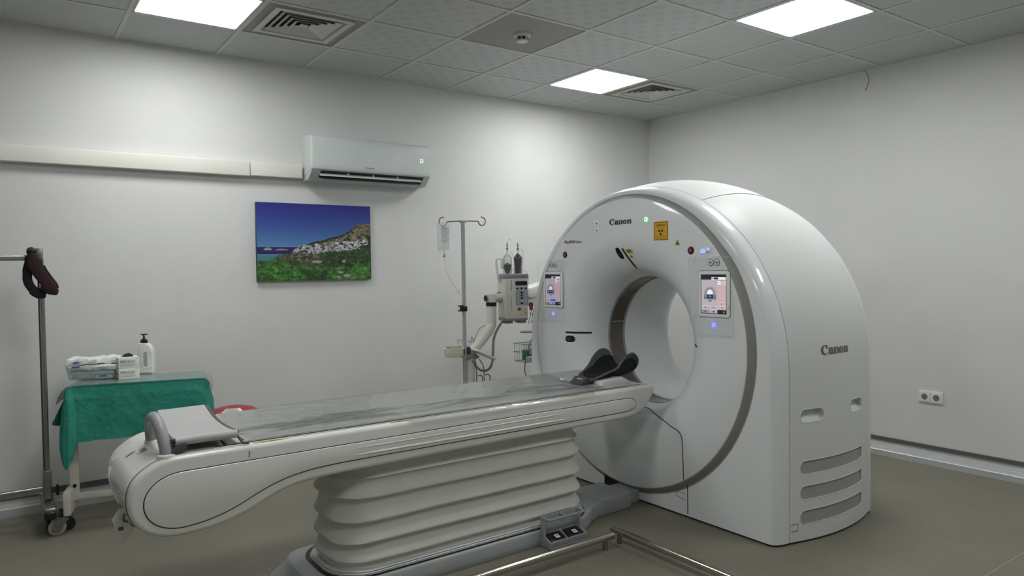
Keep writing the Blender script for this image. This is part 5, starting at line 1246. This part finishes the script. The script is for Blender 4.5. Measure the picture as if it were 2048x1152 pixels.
# red lidded bin behind the couch
t = thing('waste_bin', (-4.235, -.42, 0), 'round bin with a red domed lid and white label by the wall behind the couch', 'bin')
cb = (-4.235, -.42, 0)
obj('bin_body', G().lathe([(.11, 0), (.125, .02), (.150, .47), (.150, .48)], cb, 'z', 32), 'white', t)
obj('lid', G().lathe([(.157, .465), (.160, .49), (.152, .512), (.125, .532), (.07, .546), (.001, .551)], cb, 'z', 36), 'red', t)
g = G()
for i in range(13):
    a = math.radians(-138+60*i/12)
    for r_, z_ in ((.131, .531), (.078, .5475)): g.v.append((cb[0]+(r_+.002)*math.cos(a), cb[1]+(r_+.002)*math.sin(a), z_+.0))
g.f = [(2*i, 2*i+2, 2*i+3, 2*i+1) for i in range(12)]
e = obj('lid_label', g, 'paper', t)
for r_, z_ in ((.119, .5365), (.104, .541), (.09, .5455)):
    obj('label_text', G().tube([(cb[0]+(r_+.003)*math.cos(math.radians(a)), cb[1]+(r_+.003)*math.sin(math.radians(a)), z_) for a in range(-132, -86, 6)], .0012, 4), 'inkgrey', e)

t.scale = (1.0, 1.0, 1.035)

# ================================================================== APRON RACK (left)
t = thing('apron_rack', (-5.24, -.4, 0), 'chromed rack with upright post, top rail and low rail at the left edge', 'garment rack')
yp, xp = -.40, -5.243
obj('post', G().box((xp+.006, yp, .84), (.022, .03, 1.34), bev=.004), 'chrome', t); obj('post', G().box((xp-.010, yp+.008, .84), (.008, .02, 1.34)), 'darkgrey', t, label='dark inner profile')
obj('post_top', G().box((xp-.002, yp, 1.53), (.034, .034, .075), bev=.004), 'steeldull', t); obj('clamp_screw', G().lathe([(.006, -.028), (.008, -.017)], (xp, yp, 1.535), 'y', 8), 'steeldull', t)
obj('top_rail', G().box((xp-1.0, yp, 1.514), (1.98, .03, .030), bev=.004), 'chrome', t)
obj('low_rail', G().box((xp-1.0, yp, .222), (1.98, .03, .040), bev=.004), 'chrome', t)
obj('socket', G().box((xp+.002, yp, .25), (.042, .042, .16), bev=.005), 'steeldull', t)
obj('foot_beam', G().box((xp+.004, yp-.02, .132), (.062, .34, .062), bev=.01), 'steeldull', t)
obj('end_plug', G().box((xp+.004, yp-.195, .125), (.055, .02, .042), bev=.01), 'black', t)
obj('lock_lever', G().box((xp+.05, yp+.0, .21), (.012, .02, .06), bev=.003), 'black', t)
for y in (yp-.04, yp+.12):
    obj('caster', G().lathe([(.03, -.011), (.036, 0), (.03, .011)], (xp-.0, y, .037), 'x', 18), 'black', t); obj('caster_plate', G().lathe([(.02, .07), (.03, .098), (.03, .104)], (xp, y, 0), 'z', 14), 'steeldull', t)
# thyroid collar hung over the rail
t = thing('thyroid_collar', (-5.25, -.43, 1.3), 'dark maroon padded neck collar hooked over the end of the rack', 'collar')
def band(cl, w, th, nme, m, wn=8):
    pts = spline(cl, 6); g = G(); rs = []
    for i, p in enumerate(pts):
        a = (pts[min(i+1, len(pts)-1)]-pts[max(i-1, 0)]).normalized(); n = Vector((a.z, 0, -a.x)).normalized(); e_ = min(1, (min(i, len(pts)-1-i)+.6)/4); ww = w[i*(len(w)-1)//(len(pts)-1)] if isinstance(w, list) else w
        ww *= math.sin(e_*PI/2); r = []
        for k in range(wn*2):
            q = 2*PI*k/(wn*2); c_, s_ = math.cos(q), math.sin(q)
            r.append(p+n*ww/2*math.copysign(abs(c_)**.6, c_)+Vector((0, 1, 0))*th/2*math.copysign(abs(s_)**.6, s_))
        rs.append(r)
    return obj(nme, g.rings(rs, True, True), m, t, ang=60), pts
b1, p1_ = band([(-5.285, -.45, 1.545), (-5.272, -.45, 1.50), (-5.262, -.45, 1.46), (-5.235, -.448, 1.41), (-5.21, -.446, 1.37), (-5.205, -.444, 1.34), (-5.215, -.44, 1.315)], [.055, .075, .066, .062, .075, .09, .08], .022, 'front_flap', 'maroon')
b2, p2_ = band([(-5.272, -.436, 1.545), (-5.29, -.424, 1.49), (-5.302, -.418, 1.43), (-5.30, -.418, 1.38), (-5.275, -.42, 1.335), (-5.245, -.422, 1.315), (-5.22, -.424, 1.32)], [.05, .05, .045, .045, .055, .05, .04], .02, 'rear_flap', 'binding')
obj('top_fold', G().tube([(-5.285, -.455, 1.54), (-5.285, -.44, 1.553), (-5.282, -.40, 1.556), (-5.28, -.375, 1.54)], .02, 12), 'maroon', t)
obj('edge_binding', G().tube([p+Vector((.040, -.002, 0)) for p in p1_[10:30]], .005, 6), 'binding', t)

# ================================================================== SMALL WALL ITEMS
t = thing('wall_socket', (0, -2.731, .41), 'white double power socket on the right wall', 'power socket')
obj('plate', G().slab(rrect(-2.815, .415, -2.647, .503, .006), -.009, 0, .002, mYZ()), 'white', t)
for y in (-2.691, -2.771):
    e = obj('socket', G().slab(rrect(y-.035, .424, y+.035, .494, .006), -.0125, -.008, .001, mYZ()), 'white', t)
    obj('well', G().slab(circ(y, .459, .022, 22), -.0132, -.012, 0, mYZ()), mat('socket_well', rgb(120, 120, 116), .5) if y > -2.7 else D.materials['socket_well'], e)
    for s_ in (-1, 1): obj('pin_hole', G().slab(circ(y+s_*.009, .459, .003, 8), -.0142, -.0128, 0, mYZ()), 'black', e)
    for s_ in (-1, 1): obj('earth_clip', G().box((-.0138, y, .459+s_*.019), (.002, .006, .006)), 'chrome', e)
o = obj('loose_wire', G().tube(spline([(-.03, -2.25, 2.902), (-.025, -2.272, 2.87), (-.02, -2.285, 2.82), (-.018, -2.27, 2.77), (-.02, -2.255, 2.745)], 6), .0025, 6), 'wire'); tag(o, 'thin grey wire dangling from the ceiling edge over the right wall', 'wire')
